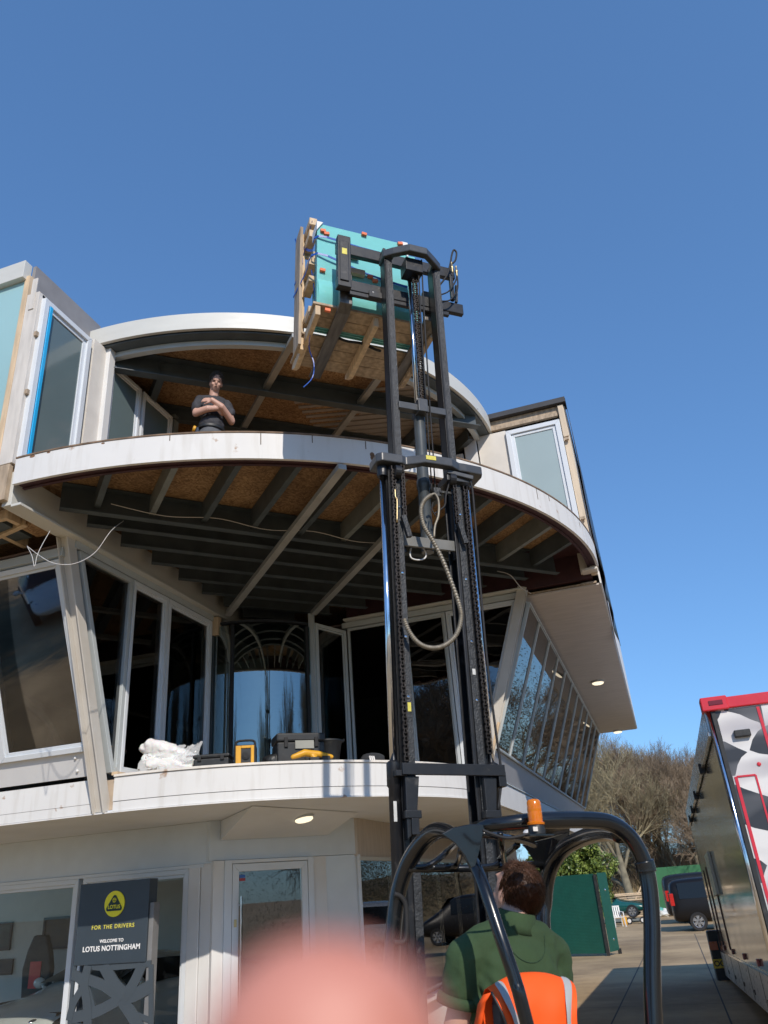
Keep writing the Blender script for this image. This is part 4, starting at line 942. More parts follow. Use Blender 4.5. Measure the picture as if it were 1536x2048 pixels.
b.limb([RS+V((-.02, 0, -.03)), RE], [.052, .050]); b.limb([RE, (RE+RW)/2, RW], [.050, .046, .031]); hand_fused(b, RW, (-.1, 1, .05), (0, -.2, -1), 1.0, .6, -1)
fuse(b, .009, 3).build('body', skin, DP, smooth=True)
gpolo = mat('green_polo', (.034, .068, .026), .9, var=.2, scale=5, bump=.35, bscale=22)
s = MB(); s.ell((cs, -1.03, 1.24), (.215, .140, .21)); s.ell((cs, -1.05, 1.365), (.200, .112, .085)); s.ell((cs, -1.045, 1.445), (.145, .085, .055)); s.ell((cs, -1.01, 1.02), (.230, .155, .22)); s.ell((cs+.0, -1.10, 1.28), (.17, .080, .17)); s.ell((cs, -1.0, .88), (.20, .16, .12))
for (S_, E_, k) in ((LS, LE, -1), (RS, RE, 1)):
    s.limb([V((cs+.03*k, -1.05, 1.445)), V((cs+.12*k, -1.05, 1.420)), S_+V((0, 0, -.01))], [.074, .076, .076]); s.limb([S_+V((0, 0, -.01)), S_.lerp(E_, .22), S_.lerp(E_, .33)], [.076, .077, .079])
sm_ = fuse(s, .009, 6)
def drape(mb):
    out = []
    for p in mb.v:
        q = V(p); a = noise.noise(V((q.x*9, q.y*9, q.z*4)))*.010+noise.noise(V((q.x*24+q.z*10, q.y*20, q.z*11+5)))*.0065+abs(noise.noise(V((q.x*11-q.z*7, q.y*9, q.z*13+2))))*-.012
        fold = 0.0
        for sx, kk in ((cs-.15, 1), (cs+.15, -1)):        # folds running down from the armpits
            d = abs(q.x-sx); fold += math.exp(-(d/.05)**2)*math.sin((q.z*1.0+kk*q.x*1.6)*75)*.009*max(0, min(1, (1.36-q.z)/.1))
        nrm = V((q.x-cs, (q.y+1.03), 0)).normalized(); q += nrm*(a+fold); out.append(tuple(q))
    mb.v = out; return mb
sm_ = drape(sm_)
shirt = sm_.build('polo_shirt', gpolo, DP, smooth=True)
bv = BVHTree.FromPolygons([V(p) for p in sm_.v], sm_.f)
def onback(x, z, off=.002):
    r = bv.ray_cast(V((x, -2.2, z)), V((0, 1, 0))); return (r[0]+V((0, -off, 0))) if r[0] else None
pts = [onback(cs+.02+.085*math.cos(a), 1.445-.085*math.sin(a)) for a in [math.pi*k/18 for k in range(19)]]
pts = [p for p in pts if p]
m = MB(); m.tube(pts, .0013, 6); m.build('yoke_seam', mat('dark_seam', (.02, .05, .025), .9), shirt, smooth=True)
m = MB(); CM = Matrix.Translation((-.335, -1.040, 1.488)) @ Matrix.Rotation(R_(10), 4, 'Y') @ Matrix.Rotation(R_(8), 4, 'X')
m.lathe([(.092, -.028), (.082, .0), (.072, .038), (.066, .042), (.066, .0)], CM, 28); m.build('collar', gpolo, DP, smooth=True)
for (S_, E_) in ((LS, LE), (RS, RE)):
    p = S_.lerp(E_, .50); d = (E_-S_).normalized(); q = V((0, 0, 1)).rotation_difference(d).to_matrix().to_4x4()
    m = MB(); m.lathe([(.076, -.022), (.083, -.012), (.083, .012), (.070, .014)], Matrix.Translation(p) @ q, 24); m.build('sleeve_cuff', gpolo, DP, smooth=True)
brown = mat('brown_hair', (.085, .036, .018), .5, var=.5, scale=60)
h = MB(); h.ell(dh(0, -.020, .022), (.083, .092, .088), DM); hh = wrinkle(fuse(h, .008, 1), .005, 60)
hair_strands(hh, dh(0, -.012, .014), (.084, .100, .096), DM, 5200, .026, .0013, lambda v: (v.y < .35 and v.z > -.75+.5*max(0, v.y+.2)) or v.z > .55, 5, .95, .28)
hh.build('hair', brown, DP, smooth=True)
t = MB(); t.ell((cs, -.98, .86), (.20, .17, .11))
for k in (-1, 1): t.limb([(cs+.10*k, -.95, .90), (cs+.12*k, -.55, .92), (cs+.12*k, -.45, .60)], [.09, .075, .06])
wrinkle(fuse(t, .015, 3), .008, 8, 1).build('trousers', tr, DP, smooth=True)

# ---- orange vest hanging over the seat back
VO = tag(empty('safety_vest', M0, FROT), 'bright orange safety vest with grey stripes draped over the forklift seat back', 'vest')
orv = bpy.data.materials.new('hi_vis_orange'); orv.use_nodes = True; _p = orv.node_tree.nodes['Principled BSDF']; _p.inputs['Base Color'].default_value = (1.0, .105, .006, 1); _p.inputs['Roughness'].default_value = .7
grs = mat('reflective_tape', (.42, .43, .43), .4, var=.05, metal=.0, scale=30)
vf = -1.33
def vrow(pts, f): return [lo(x, y, f) for x, y in pts]
r0 = [(983, 1985), (994, 1977), (1009, 1969), (1035, 1955), (1060, 1951), (1090, 1951), (1112, 1955), (1126, 1961), (1142, 1964), (1152, 1970)]
r1 = [(992, 2004), (1005, 2002), (1020, 1998), (1045, 1990), (1068, 1988), (1094, 1990), (1112, 1994), (1126, 1998), (1142, 2000), (1154, 2002)]
r2 = [(1004, 2026), (1018, 2026), (1032, 2026), (1055, 2024), (1075, 2024), (1096, 2026), (1114, 2028), (1130, 2028), (1141, 2030), (1152, 2030)]
r3 = [(1016, 2060), (1032, 2060), (1047, 2060), (1066, 2060), (1084, 2060), (1100, 2060), (1116, 2060), (1131, 2060), (1141, 2060), (1155, 2060)]
rows = [vrow(r0, vf+.03), vrow(r1, vf-.012), vrow(r2, vf-.02), vrow(r3, vf-.016)]
low = [V((p.x, p.y, .85)) for p in rows[-1]]; rows.append(low)
topb = [V((p.x, -1.21, p.z-.015)) for p in rows[0]]; topm = [V((p.x, -1.265, p.z+.012)) for p in rows[0]]; backb = [V((p.x, -1.195, .95)) for p in rows[0]]
allr = [backb, topb, topm]+rows
def gridmesh(allr, c0, c1, name, mt, parent, off=0, r0=0, sub=2):
    m = MB(); n = c1-c0+1; vs = []
    for i, r in enumerate(allr[r0:]):
        for j in range(c0, c1+1):
            p = r[j].copy(); p.y += .005*math.sin(j*2.1+i)-off; vs.append(p)
    m.add(vs, [(i*n+j, i*n+j+1, (i+1)*n+j+1, (i+1)*n+j) for i in range(len(allr)-r0-1) for j in range(n-1)])
    o = m.build(name, mt, parent, smooth=True)
    so_ = o.modifiers.new('thick', 'SOLIDIFY'); so_.thickness = .004
    sb = o.modifiers.new('sub', 'SUBSURF'); sb.levels = sub; sb.render_levels = sub
    return o
vb = gridmesh(allr, 0, 9, 'vest_panel', orv, VO)
gridmesh(allr, 1, 2, 'reflective_stripe', grs, VO, .006, 2); gridmesh(allr, 7, 8, 'reflective_stripe', grs, VO, .006, 2)
m = MB(); m.tube(smooth_path([lo(983, 1984, vf+.0), lo(1004, 2026, vf-.03), lo(1016, 2060, vf-.03)], 4), .004, 6); m.build('vest_piping', black_pl, VO, smooth=True)
# loose left side of the vest
a = [lo(983, 1985, vf+.03), lo(972, 2004, vf+.07), lo(968, 2030, vf+.09), lo(962, 2060, vf+.09)]
a2 = [p+V((-.005, .05, -.01)) for p in a]
m = MB(); m.add(a+a2, [(i, i+1, 5+i, 4+i) for i in range(3)]); o = m.build('vest_side', orv, VO, smooth=True); so_ = o.modifiers.new('t', 'SOLIDIFY'); so_.thickness = .004

# ---- the photographer's own finger, very close to the lens
def camp(x, y, z): return C0+CX_*x+CU_*y+CF_*z
PH = tag(empty('hand', camp(.02, -.16, .0)), "photographer's pink fingertip hanging blurred right in front of the lens", 'hand')
WP.add(PH.name)
b = MB(); rt_ = .0094
tipc = camp(-.0047, -.0428, .060)
FMx = Matrix((CX_, CU_, CF_)).transposed()
b.ell(tipc, (.0102, .0092, .0085), FMx, 24, 16)
b.limb([tipc, camp(-.002, -.068, .054), camp(.0, -.094, .044), camp(.004, -.130, .020)], [.0088, .0090, .0100, .0115], 16)
b.ell(camp(.022, -.165, .0), (.045, .045, .022), FMx, 20, 12)
for i, o_ in enumerate((.022, .042, .060)):
    b.limb([camp(.004+o_, -.132, .010), camp(.004+o_, -.118-.004*i, -.022), camp(.002+o_, -.145, -.034), camp(.0+o_, -.160, -.022)], [.0115, .0105, .0098, .0090], 12)
b.limb([camp(-.016, -.17, -.01), camp(-.030, -.140, -.024), camp(-.022, -.115, -.034)], [.0145, .0125, .0105], 12)
b.limb([camp(.025, -.19, -.005), camp(.045, -.30, -.06), camp(.08, -.44, -.14)], [.030, .036, .042], 16)
fuse(b, .0016, 3).build('body', None if False else mat('finger_skin', (.62, .27, .21), .5, dark=(.50, .17, .11), scale=110, bump=.05, bscale=900), PH, smooth=True)
# ------------------------------------------------------------------ yard ground
def fl(px, py):
    d = ray(px, py); t = 1.0
    while t < 90:
        P = C0+d*t
        if P.z <= gz(P.y): return P
        t += .01
    return C0+d*90
conc = mat('concrete_yard', (.53, .385, .215), .85, var=.10, scale=.8, bump=.12, bscale=30)
def stain(m):
    n = m.node_tree.nodes; L = m.node_tree.links; p = n['Principled BSDF']; src = p.inputs['Base Color'].links[0].from_socket
    tc = n.new('ShaderNodeTexCoord'); a = n.new('ShaderNodeTexNoise'); a.inputs['Scale'].default_value = .35; a.inputs['Detail'].default_value = 9; a.inputs['Roughness'].default_value = .7; L.new(tc.outputs['Object'], a.inputs['Vector'])
    r = n.new('ShaderNodeValToRGB'); r.color_ramp.elements[0].position = .38; r.color_ramp.elements[0].color = (.62, .6, .58, 1); r.color_ramp.elements[1].position = .58; L.new(a.outputs['Fac'], r.inputs[0])
    b = n.new('ShaderNodeTexNoise'); b.inputs['Scale'].default_value = 60; b.inputs['Detail'].default_value = 3; L.new(tc.outputs['Object'], b.inputs['Vector'])
    r2 = n.new('ShaderNodeValToRGB'); r2.color_ramp.elements[0].position = .3; r2.color_ramp.elements[0].color = (.8, .8, .8, 1); r2.color_ramp.elements[1].position = .7; L.new(b.outputs['Fac'], r2.inputs[0])
    x = n.new('ShaderNodeMixRGB'); x.blend_type = 'MULTIPLY'; x.inputs[0].default_value = 1; L.new(src, x.inputs[1]); L.new(r.outputs[0], x.inputs[2])
    y = n.new('ShaderNodeMixRGB'); y.blend_type = 'MULTIPLY'; y.inputs[0].default_value = 1; L.new(x.outputs[0], y.inputs[1]); L.new(r2.outputs[0], y.inputs[2]); L.new(y.outputs[0], p.inputs['Base Color'])
stain(conc)
m = MB(); ysl = [-400, -60, 4, 12, 20, 28, 36, 60, 120, 900]
m.add([(x, y, gz(y)) for y in ysl for x in (-600, -20, 0, 20, 600)], [(i*5+j, i*5+j+1, (i+1)*5+j+1, (i+1)*5+j) for i in range(len(ysl)-1) for j in range(4)])
tag(m.build('ground', conc, smooth=False), kind='structure')
jm = mat('dark_joint', (.09, .08, .07), .9)
m = MB()
for x in (-1.2, .32, 3.6):
    for a, b in zip([4, 12, 20, 28], [12, 20, 28, 36]): m.add([(x-.012, a, gz(a)+.004), (x+.012, a, gz(a)+.004), (x+.012, b, gz(b)+.004), (x-.012, b, gz(b)+.004)], [(0, 1, 2, 3)])
for y in (9, 14.5, 20.5): m.add([(-3.2, y, gz(y)+.005), (12, y, gz(y)+.005), (12, y+.02, gz(y)+.005), (-3.2, y+.02, gz(y)+.005)], [(0, 1, 2, 3)])
tag(m.build('ground_joints', jm), kind='structure')
# grassy bank behind the yard
dry = mat('dry_bank_grass', (.26, .20, .11), .95, dark=(.12, .085, .045), scale=1.4, detail=9, bump=.6, bscale=6)
m = MB(); nx, ny = 60, 14; vs = []
for j in range(ny+1):
    for i in range(nx+1):
        x = -40+90*i/nx; y = 57+j*3; z = -.72+min(1, j/3.0)*2.4+.09*j+noise.noise(V((x*.25, y*.2, 0)))*.35*min(1, j/2)
        vs.append((x, y, z))
m.add(vs, [(j*(nx+1)+i, j*(nx+1)+i+1, (j+1)*(nx+1)+i+1, (j+1)*(nx+1)+i) for j in range(ny) for i in range(nx)])
tag(m.build('hill', dry, smooth=True), kind='structure')
rnd = random.Random(11)
m = MB()
for k in range(9000):
    x = rnd.uniform(-8, 8); y = rnd.uniform(57.2, 66); j = (y-57)/3; z = -.72+min(1, j/3)*2.4+.09*j
    h = rnd.uniform(.12, .45)*(1.5 if rnd.random() < .1 else 1); dx, dy = rnd.uniform(-.2, .2), rnd.uniform(-.2, .2); w_ = .02
    m.add([(x-w_, y, z-.1), (x+w_, y, z-.1), (x+dx, y+dy, z+h)], [(0, 1, 2)])
tag(m.build('dry_grass', mat('straw', (.42, .32, .17), .9, var=.4, scale=2)), kind='stuff')

# ------------------------------------------------------------------ race trailer
TO = V((.70, 8.9, .26)); TR = tag(empty('race_trailer', TO, (R_(-3.1), 0, R_(.98))), 'tall race trailer with a wavy chequered end panel, red trim and mirror-like metal side', 'trailer')
TL, TH, TW = 9.15, 2.97, 2.5
side = mat('polished_side', (.48, .48, .45), .11, metal=.85, var=.06, scale=1.2, stretch=(1, .3, 1), bump=.02, bscale=3)
m = MB(); m.box((.03, .03, 0), (TW, TL, TH-.02)); m.build('trailer_body', mat('trailer_white', (.7, .7, .7), .35, var=.04), TR)
m = MB(); m.box((.0, .04, .42), (.028, TL, TH-.32)); m.build('side_panel', side, TR)
m = MB(); m.box((-.035, .04, TH-.32), (.03, TL, TH-.05)); m.box((-.05, .04, TH-.36), (-.01, TL, TH-.31)); m.build('awning_box', mat('awning_metal', (.46, .46, .45), .25, metal=.6, var=.1), TR, bevel=.01)
for y in (2.0, 4.4, 6.2, 7.6):
    m = MB(); m.box((-.075, y, TH-.42), (-.005, y+.10, TH-.30)); m.build('awning_clamp', black_pl, TR, bevel=.006)
m = MB(); m.box((.002, .05, .0), (.03, TL, .41)); m.build('skirt_panel', mat('skirt_grey', (.50, .50, .50), .3, var=.06, metal=.2), TR)
for y in (1.6, 3.1, 4.6, 6.2, 7.7):
    m = MB(); m.box((-.002, y, .03), (.001, y+.02, .40)); m.build('locker_seam', black_pl, TR)
    m = MB(); m.box((-.008, y-.28, .10), (-.001, y-.20, .15)); m.build('locker_latch', rubber, TR)
m = MB(); m.box((-.012, .04, .40), (.0, TL, .425)); m.build('side_rail', chrome, TR)
redm = mat('signal_red', (.62, .02, .035), .35, var=.08, coat=.3)
for y in (1.2, 3.0, 5.0, 7.0):
    m = MB(); m.box((-.03, y, .46), (-.002, y+.11, .53)); m.build('marker_lamp', mat('marker_red', (.22, .03, .02), .3) if 'marker_red' not in MATS else MATS['marker_red'], TR, bevel=.006)
m = MB(); m.box((-.05, 5.0, 1.25), (-.002, 5.9, 1.85)); m.build('side_flap', mat('flap_white', (.55, .56, .50), .3, var=.08), TR, bevel=.006)
for y in (5.6, 7.2, 8.2):
    m = MB(); m.box((-.014, y, .50), (-.001, y+.05, 1.75)); m.build('side_strip', oxide, TR)
m = MB(); m.tube([(.012, .012, .02), (.012, .012, TH-.08)], .026, 12); m.build('corner_trim', chrome, TR, smooth=True)
m = MB(); m.box((.035, -.012, .1), (.075, .02, TH-.12)); m.build('corner_seal', black_pl, TR)
# wavy chequered end
TM = wm(TR); TI = TM.inverted()
def tp(cx, cy):
    px, py = 1390+cx/3.342, 1380+cy/3.342; o = TI @ C0; d = TI.to_3x3() @ ray(px, py); P = o+d*((-.003-o.y)/d.y); return P
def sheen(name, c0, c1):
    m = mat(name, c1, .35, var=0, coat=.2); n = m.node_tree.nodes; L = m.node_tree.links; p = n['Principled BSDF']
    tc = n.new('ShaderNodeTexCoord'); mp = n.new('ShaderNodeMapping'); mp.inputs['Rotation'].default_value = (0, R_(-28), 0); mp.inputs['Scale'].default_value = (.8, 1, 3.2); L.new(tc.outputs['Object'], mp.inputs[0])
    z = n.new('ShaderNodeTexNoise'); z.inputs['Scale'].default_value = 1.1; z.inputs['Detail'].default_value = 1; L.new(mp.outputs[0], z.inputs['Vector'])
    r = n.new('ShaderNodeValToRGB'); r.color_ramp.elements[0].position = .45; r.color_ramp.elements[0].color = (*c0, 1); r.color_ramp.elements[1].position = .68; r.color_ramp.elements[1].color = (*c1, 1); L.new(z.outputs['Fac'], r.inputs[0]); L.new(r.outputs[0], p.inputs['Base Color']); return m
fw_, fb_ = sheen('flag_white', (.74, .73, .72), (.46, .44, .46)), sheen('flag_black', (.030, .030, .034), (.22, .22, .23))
m = MB(); m.box((.08, -.002, .95), (TW, .03, TH-.10))
m.cur = 1
cells = [[(95, 137), (175, 140), (160, 182), (127, 236)], [(190, 112), (275, 104), (435, 84), (468, 235), (420, 212), (370, 195), (300, 162), (245, 148), (192, 138)],
 [(560, 215), (470, 240), (420, 275), (385, 330), (365, 402), (430, 424), (560, 440), (640, 400)], [(150, 335), (200, 345), (280, 385), (350, 415), (310, 450), (285, 500), (270, 572), (217, 578), (190, 470)],
 [(240, 620), (330, 660), (420, 690), (560, 735), (640, 800), (620, 960), (488, 940), (400, 922), (290, 882), (260, 760)], [(350, 1110), (440, 1140), (482, 1172), (465, 1220), (450, 1290), (395, 1290)]]
for k, c in enumerate(cells):
    P = [tp(*q) for q in c]
    m.add([(p.x, -.0035, min(p.z, TH-.11)) for p in P][::-1], [tuple(range(len(P)))])
    if k >= 2:
        for dx in (.95, 1.75):
            Q = [(p.x+dx, -.0035, min(p.z-.10*dx, TH-.11)) for p in P]
            if max(q[0] for q in Q) < TW and min(q[2] for q in Q) > .96: m.add(Q[::-1], [tuple(range(len(Q)))])
m.build('chequered_panel', fw_, TR, mats=[fw_, fb_])
m = MB(); m.box((.08, -.0015, .0), (TW, .03, .948)); m.build('lower_panel', mat('trailer_pale', (.66, .67, .68), .35, var=.04), TR)
m = MB(); m.box((-.03, -.03, TH-.10), (TW, .10, TH+.02)); m.box((-.05, -.05, TH-.11), (.22, .12, TH+.035)); m.build('top_rail', redm, TR, bevel=.012)
m = MB(); m.box((.03, -.058, TH-.055), (.17, -.049, TH-.01)); m.build('end_lamp', mat('lamp_dark_red', (.16, .01, .02), .3), TR)
def outline(pts, wd=.014):
    m = MB()
    for a, b in zip(pts, pts[1:]): m.beam((a[0], -.006, a[1]), (b[0], -.006, b[1]), .008, wd, (0, 0, 1) if abs(a[0]-b[0]) > abs(a[1]-b[1]) else (1, 0, 0))
    m.build('red_outline', redm, TR)
outline([(.50, TH-.12), (.50, 1.75), (1.6, 1.75)], .03); outline([(.12, 2.18), (.30, 2.18), (.30, .98)], .018); outline([(.11, 2.18), (.11, .3)], .03)
m = MB(); m.box((.20, -.06, 2.56), (.36, -.003, 2.63)); m.build('end_light', black_pl, TR, bevel=.008)
for (x, z) in ((.36, 2.28), (.42, 1.55), (.45, 1.15), (.9, 2.3)):
    m = MB(); m.lathe([(.020, 0), (.020, .008), (.008, .010)], Matrix.Translation((x, -.003, z)) @ Matrix.Rotation(R_(90), 4, 'X'), 16); m.build('end_bolt', redm, TR)
m = MB(); m.box((-.16, TL-.15, -.12), (.5, TL+.35, .75)); m.build('mudguard', black_pl, TR, bevel=.03)
m = MB(); m.box((-.165, TL-.17, .42), (-.02, TL-.15, .56)); m.build('indicator_lamp', mat('indicator_orange', (.55, .12, .02), .3), TR)
m = MB(); m.box((-.17, TL-.172, .12), (.14, TL-.152, .27)); o = m.build('number_plate', mat('plate_yellow', (.72, .52, .03), .4), TR)
t = text_mesh('OO', .13, .004, .003); xf(t, Matrix.Translation((-.05, TL-.174, .155)) @ Matrix.Rotation(R_(90), 4, 'X')); t.build('plate_lettering', black_pl, o)
for y in (TL-1.2, TL-2.4, TL+.1):
    r = .40; T = Matrix.Translation((.28, y, -.02)) @ Matrix.Rotation(R_(90), 4, 'Y'); m = MB(); m.lathe([(r*.5, -.12), (r*.9, -.13), (r, -.09), (r, .09), (r*.9, .13), (r*.5, .12)], T, 28); o = m.build('wheel', rubber, TR, auto=40)
    m = MB(); m.lathe([(r*.12, -.06), (r*.5, -.11), (r*.5, .1), (r*.1, .1)], T, 20); m.build('rim', fasciagrey, o, auto=40)

# ------------------------------------------------------------------ vehicles
def car(name, label, cat, loc, rz, st, paint, wheels, glazed, width_pane=.0, lights=(), vents=(), tr=.33, extra=None):
    """st: stations along y (forward): (y, z_bottom, z_belt, z_top, half width, half width of roof)"""
    root = tag(empty(name, loc, (0, 0, rz)), label, cat)
    m = MB(); n = 10; vs = []
    def ring(s):
        y, zb, zt, zr, w_, wr = s
        half = [(0, zb), (w_*.80, zb), (w_*.97, zb+.12), (w_, (zb+zt)*.5+.05), (w_*.965, zt), (wr, zr-.02), (wr*.55, zr+.02), (0, zr+.03)]
        return [(x, y, z) for x, z in half]+[(-x, y, z) for x, z in half[-2:0:-1]]
    k = len(ring(st[0]))
    for s in st: vs += ring(s)
    fs = [(i*k+j, i*k+(j+1) % k, (i+1)*k+(j+1) % k, (i+1)*k+j) for i in range(len(st)-1) for j in range(k)]
    fs += [tuple(range(k-1, -1, -1)), tuple((len(st)-1)*k+j for j in range(k))]
    m.add(vs, fs); body = m.build('body', paint, root, smooth=True)
    sb = body.modifiers.new('sub', 'SUBSURF'); sb.levels = 2; sb.render_levels = 2
    gm = MATS.get('car_glass') or mat('car_glass', (.010, .011, .012), .10, var=0, spec=.4)
    for (a, b, kind) in glazed:
        m = MB()
        def pt(s, side, t, o=.012): 
            y, zb, zt, zr, w_, wr = s; return V((side*((w_*.955)*(1-t)+wr*1.0*t+o), y, (zt+.01)*(1-t)+(zr-.03)*t))
        def lerp(t):
            i = 0
            while i < len(st)-2 and st[i+1][0] < t: i += 1
            u = (t-st[i][0])/(st[i+1][0]-st[i][0]); return tuple(p*(1-u)+q*u for p, q in zip(st[i], st[i+1]))
        if kind == 's':
            N = 6
            for sd in (-1, 1):
                v = []; m = MB()
                for q in range(N+1):
                    s = lerp(a+(b-a)*q/N); v += [pt(s, sd, .12), pt(s, sd, .86)]
                m.add(v, [(2*i, 2*i+2, 2*i+3, 2*i+1) for i in range(N)])
                m.build('side_window', gm, root, smooth=True)
        else:
            N = 8; v = []
            for y in (a, b):
                s = lerp(y)
                for q in range(N+1):
                    u = -1+2*q/N; wx = s[5]*.92 if abs(y-b) < 1e-6 else (s[4]*.85 if kind == 'w' else s[5]*.92)
                    v.append((u*wx, y, s[3]+.045-.03*u*u))
            m.add(v, [(i, i+1, N+2+i, N+1+i) for i in range(N)]); m.build('windscreen', gm, root, smooth=True)
    for (y, w_, r) in wheels:
        for sd in (-1, 1):
            T = Matrix.Translation((sd*w_, y, r)) @ Matrix.Rotation(R_(90), 4, 'Y'); m = MB(); m.lathe([(r*.62, -.09), (r*.94, -.10), (r, -.07), (r, .07), (r*.94, .10), (r*.62, .09)], T, 28); o = m.build('wheel', rubber, root, auto=40)
            m = MB(); m.lathe([(r*.58, -.085), (r*.64, -.10), (r*.64, .10), (r*.58, .085)], T, 24)
            for q in range(6):
                a = q*math.pi/3
                for da in (-.16, .16): m.beam(T @ V((0, 0, .085*sd)), T @ V((r*.60*math.cos(a+da), r*.60*math.sin(a+da), .085*sd)), .045*r/.33, .03, (1, 0, 0))
            m.build('rim', MATS.get('alloy') or mat('alloy', (.55, .56, .58), .25, metal=.8, var=.08), o)
            m = MB(); m.lathe([(r*.1, -.02), (r*.58, -.01), (r*.58, .01), (r*.1, .02)], T, 20); m.build('hub_disc', black_pl, o)
    for (nm, mt_, a, b) in lights:
        for sd in (-1, 1):
            m = MB(); x0, x1 = sorted((a[0]*sd, b[0]*sd)); m.box((x0, a[1], a[2]), (x1, b[1], b[2])); m.build(nm, mt_, root, bevel=.015)
    if extra: extra(root)
    return root
blk = mat('black_car_paint', (.008, .007, .007), .35, var=.1, coat=.05, spec=.3); silver = mat('silver_car_paint', (.42, .43, .44), .25, metal=.5, var=.05, coat=.5)
grn = mat('teal_car_paint', (.008, .085, .075), .2, var=.1, coat=.7); wcar = mat('white_car_paint', (.66, .66, .64), .22, var=.03, coat=.6); dkblue = mat('dark_grey_paint', (.012, .012, .013), .35, var=.1, coat=.05, spec=.3)
tail = mat('tail_light', (.50, .02, .015), .25, var=.1)
def vanst(L=4.7, H=1.9, W=.95):
    return [(-L/2, .45, 1.05, H*.78, W*.88, W*.70), (-L/2+.06, .35, 1.06, H*.95, W*.97, W*.80), (-L/2+.35, .3, 1.08, H, W, W*.86), (-.3, .28, 1.08, H+.02, W, W*.86), (L*.16, .28, 1.06, H, W, W*.85), (L*.28, .28, 1.02, 1.35, W, W*.80), (L*.40, .3, .95, 1.06, W*.97, W*.80), (L*.49, .35, .75, .88, W*.88, W*.70), (L/2, .40, .65, .72, W*.74, W*.60)]
gb = V((-.34, 37.2, gz(37)))
vl = (('tail_lamp', tail, (.70, -2.38, .95), (.93, -2.22, 1.40)),)
car('black_van', 'black van with alloy wheels parked nose to the right of the trailer', 'van', (gb.x+2.35, gb.y+1.0, gb.z), R_(-88), vanst(), blk, ((-1.45, .86, .34), (1.45, .86, .34)), ((-2.0, -.75, 's'), (-.6, .75, 's'), (.85, 1.25, 'w')), lights=vl)
car('grey_van', 'dark grey van half hidden behind the black van', 'van', (-.62+2.4, 43.5, gz(43)), R_(-86), vanst(4.8, 2.05, .98), dkblue, ((-1.45, .88, .34), (1.45, .88, .34)), ((-2.0, -.75, 's'), (-.6, .75, 's'), (.85, 1.25, 'w')), lights=vl)
spst = [(-2.0, .45, .75, .80, .70, .55), (-1.9, .32, .80, .90, .84, .62), (-1.3, .25, .82, 1.0, .90, .58), (-.5, .2, .80, 1.13, .90, .54), (.0, .2, .78, 1.14, .89, .54), (.55, .2, .74, .90, .88, .60), (.75, .2, .72, .78, .88, .66), (1.5, .22, .64, .70, .86, .64), (1.9, .28, .52, .56, .76, .52), (2.05, .34, .46, .48, .60, .40)]
car('green_coupe', 'teal green sports coupe raised on a trolley beyond the green gate', 'car', (-3.55, 46.6, gz(46)+.22), R_(-92), spst, grn, ((-1.25, .80, .30), (1.25, .80, .30)), ((-1.1, -.42, 's'), (-.36, .45, 's'), (.55, .1, 'w')))
def scar_extra(root):
    for sd in (-1, 1):
        m = MB(); m.add([(sd*.30, 1.28, .712), (sd*.46, 1.20, .715), (sd*.50, .95, .745), (sd*.24, 1.05, .755)], [(0, 1, 2, 3)]); m.build('bonnet_vent', black_pl, root)
        m = MB(); m.add([(sd*.50, 1.92, .515), (sd*.72, 1.62, .585), (sd*.80, 1.22, .675), (sd*.66, 1.35, .680), (sd*.50, 1.72, .605)], [(0, 1, 2, 3, 4)]); o = m.build('headlight', MATS['car_glass'], root)
        m = MB(); m.ell((sd*.66, 1.55, .615), (.04, .06, .03)); m.build('headlight_bulb', chrome, o, smooth=True)
        m = MB(); m.ell((sd*1.0, .45, .86), (.10, .06, .065)); m.beam((sd*.84, .46, .80), (sd*.96, .45, .84), .03, .03); m.build('door_mirror', wcar, root, smooth=True)
hp = Zp(70, 2012, .72)
car('white_sports_car', 'white sports car with black bonnet vents standing inside the shop window', 'car', (hp.x+.35, hp.y+1.05, .02), R_(163), spst, wcar, ((-1.25, .82, .32), (1.25, .82, .32)), ((-1.1, .42, 's'), (.62, .02, 'w')), extra=scar_extra)
car('silver_van', 'silver van parked out of direct sight past the trailer, mirrored in the shop front', 'van', (4.6, 29.6, gz(29.6)), R_(-90), vanst(4.4, 1.85, .92), silver, ((-1.4, .84, .34), (1.4, .84, .34)), ((-1.9, -.7, 's'), (-.55, .7, 's'), (.8, 1.15, 'w')))
m = MB(); m.box((-4.15, 13.1, .45), (-3.55, 14.3, .80)); o = m.build('yellow_crate', mat('bright_yellow_crate', (.95, .58, .03), .4, var=.1), bevel=.02); tag(o, 'yellow crate low down behind the frameless shop front', 'crate')
m = MB(); m.box((-4.25, 13.0, .02), (-3.53, 14.5, .449)); o = m.build('low_plinth', intw, bevel=.01); tag(o, 'pale display plinth under the yellow crate indoors', 'plinth')

car('white_sports_car', 'white sports car parked in the open yard, seen only mirrored in the left leaning window', 'car', (-15.4, -7.0, 0), R_(-42), spst, wcar, ((-1.25, .82, .32), (1.25, .82, .32)), ((-1.1, .42, 's'), (.62, .02, 'w')), extra=scar_extra)
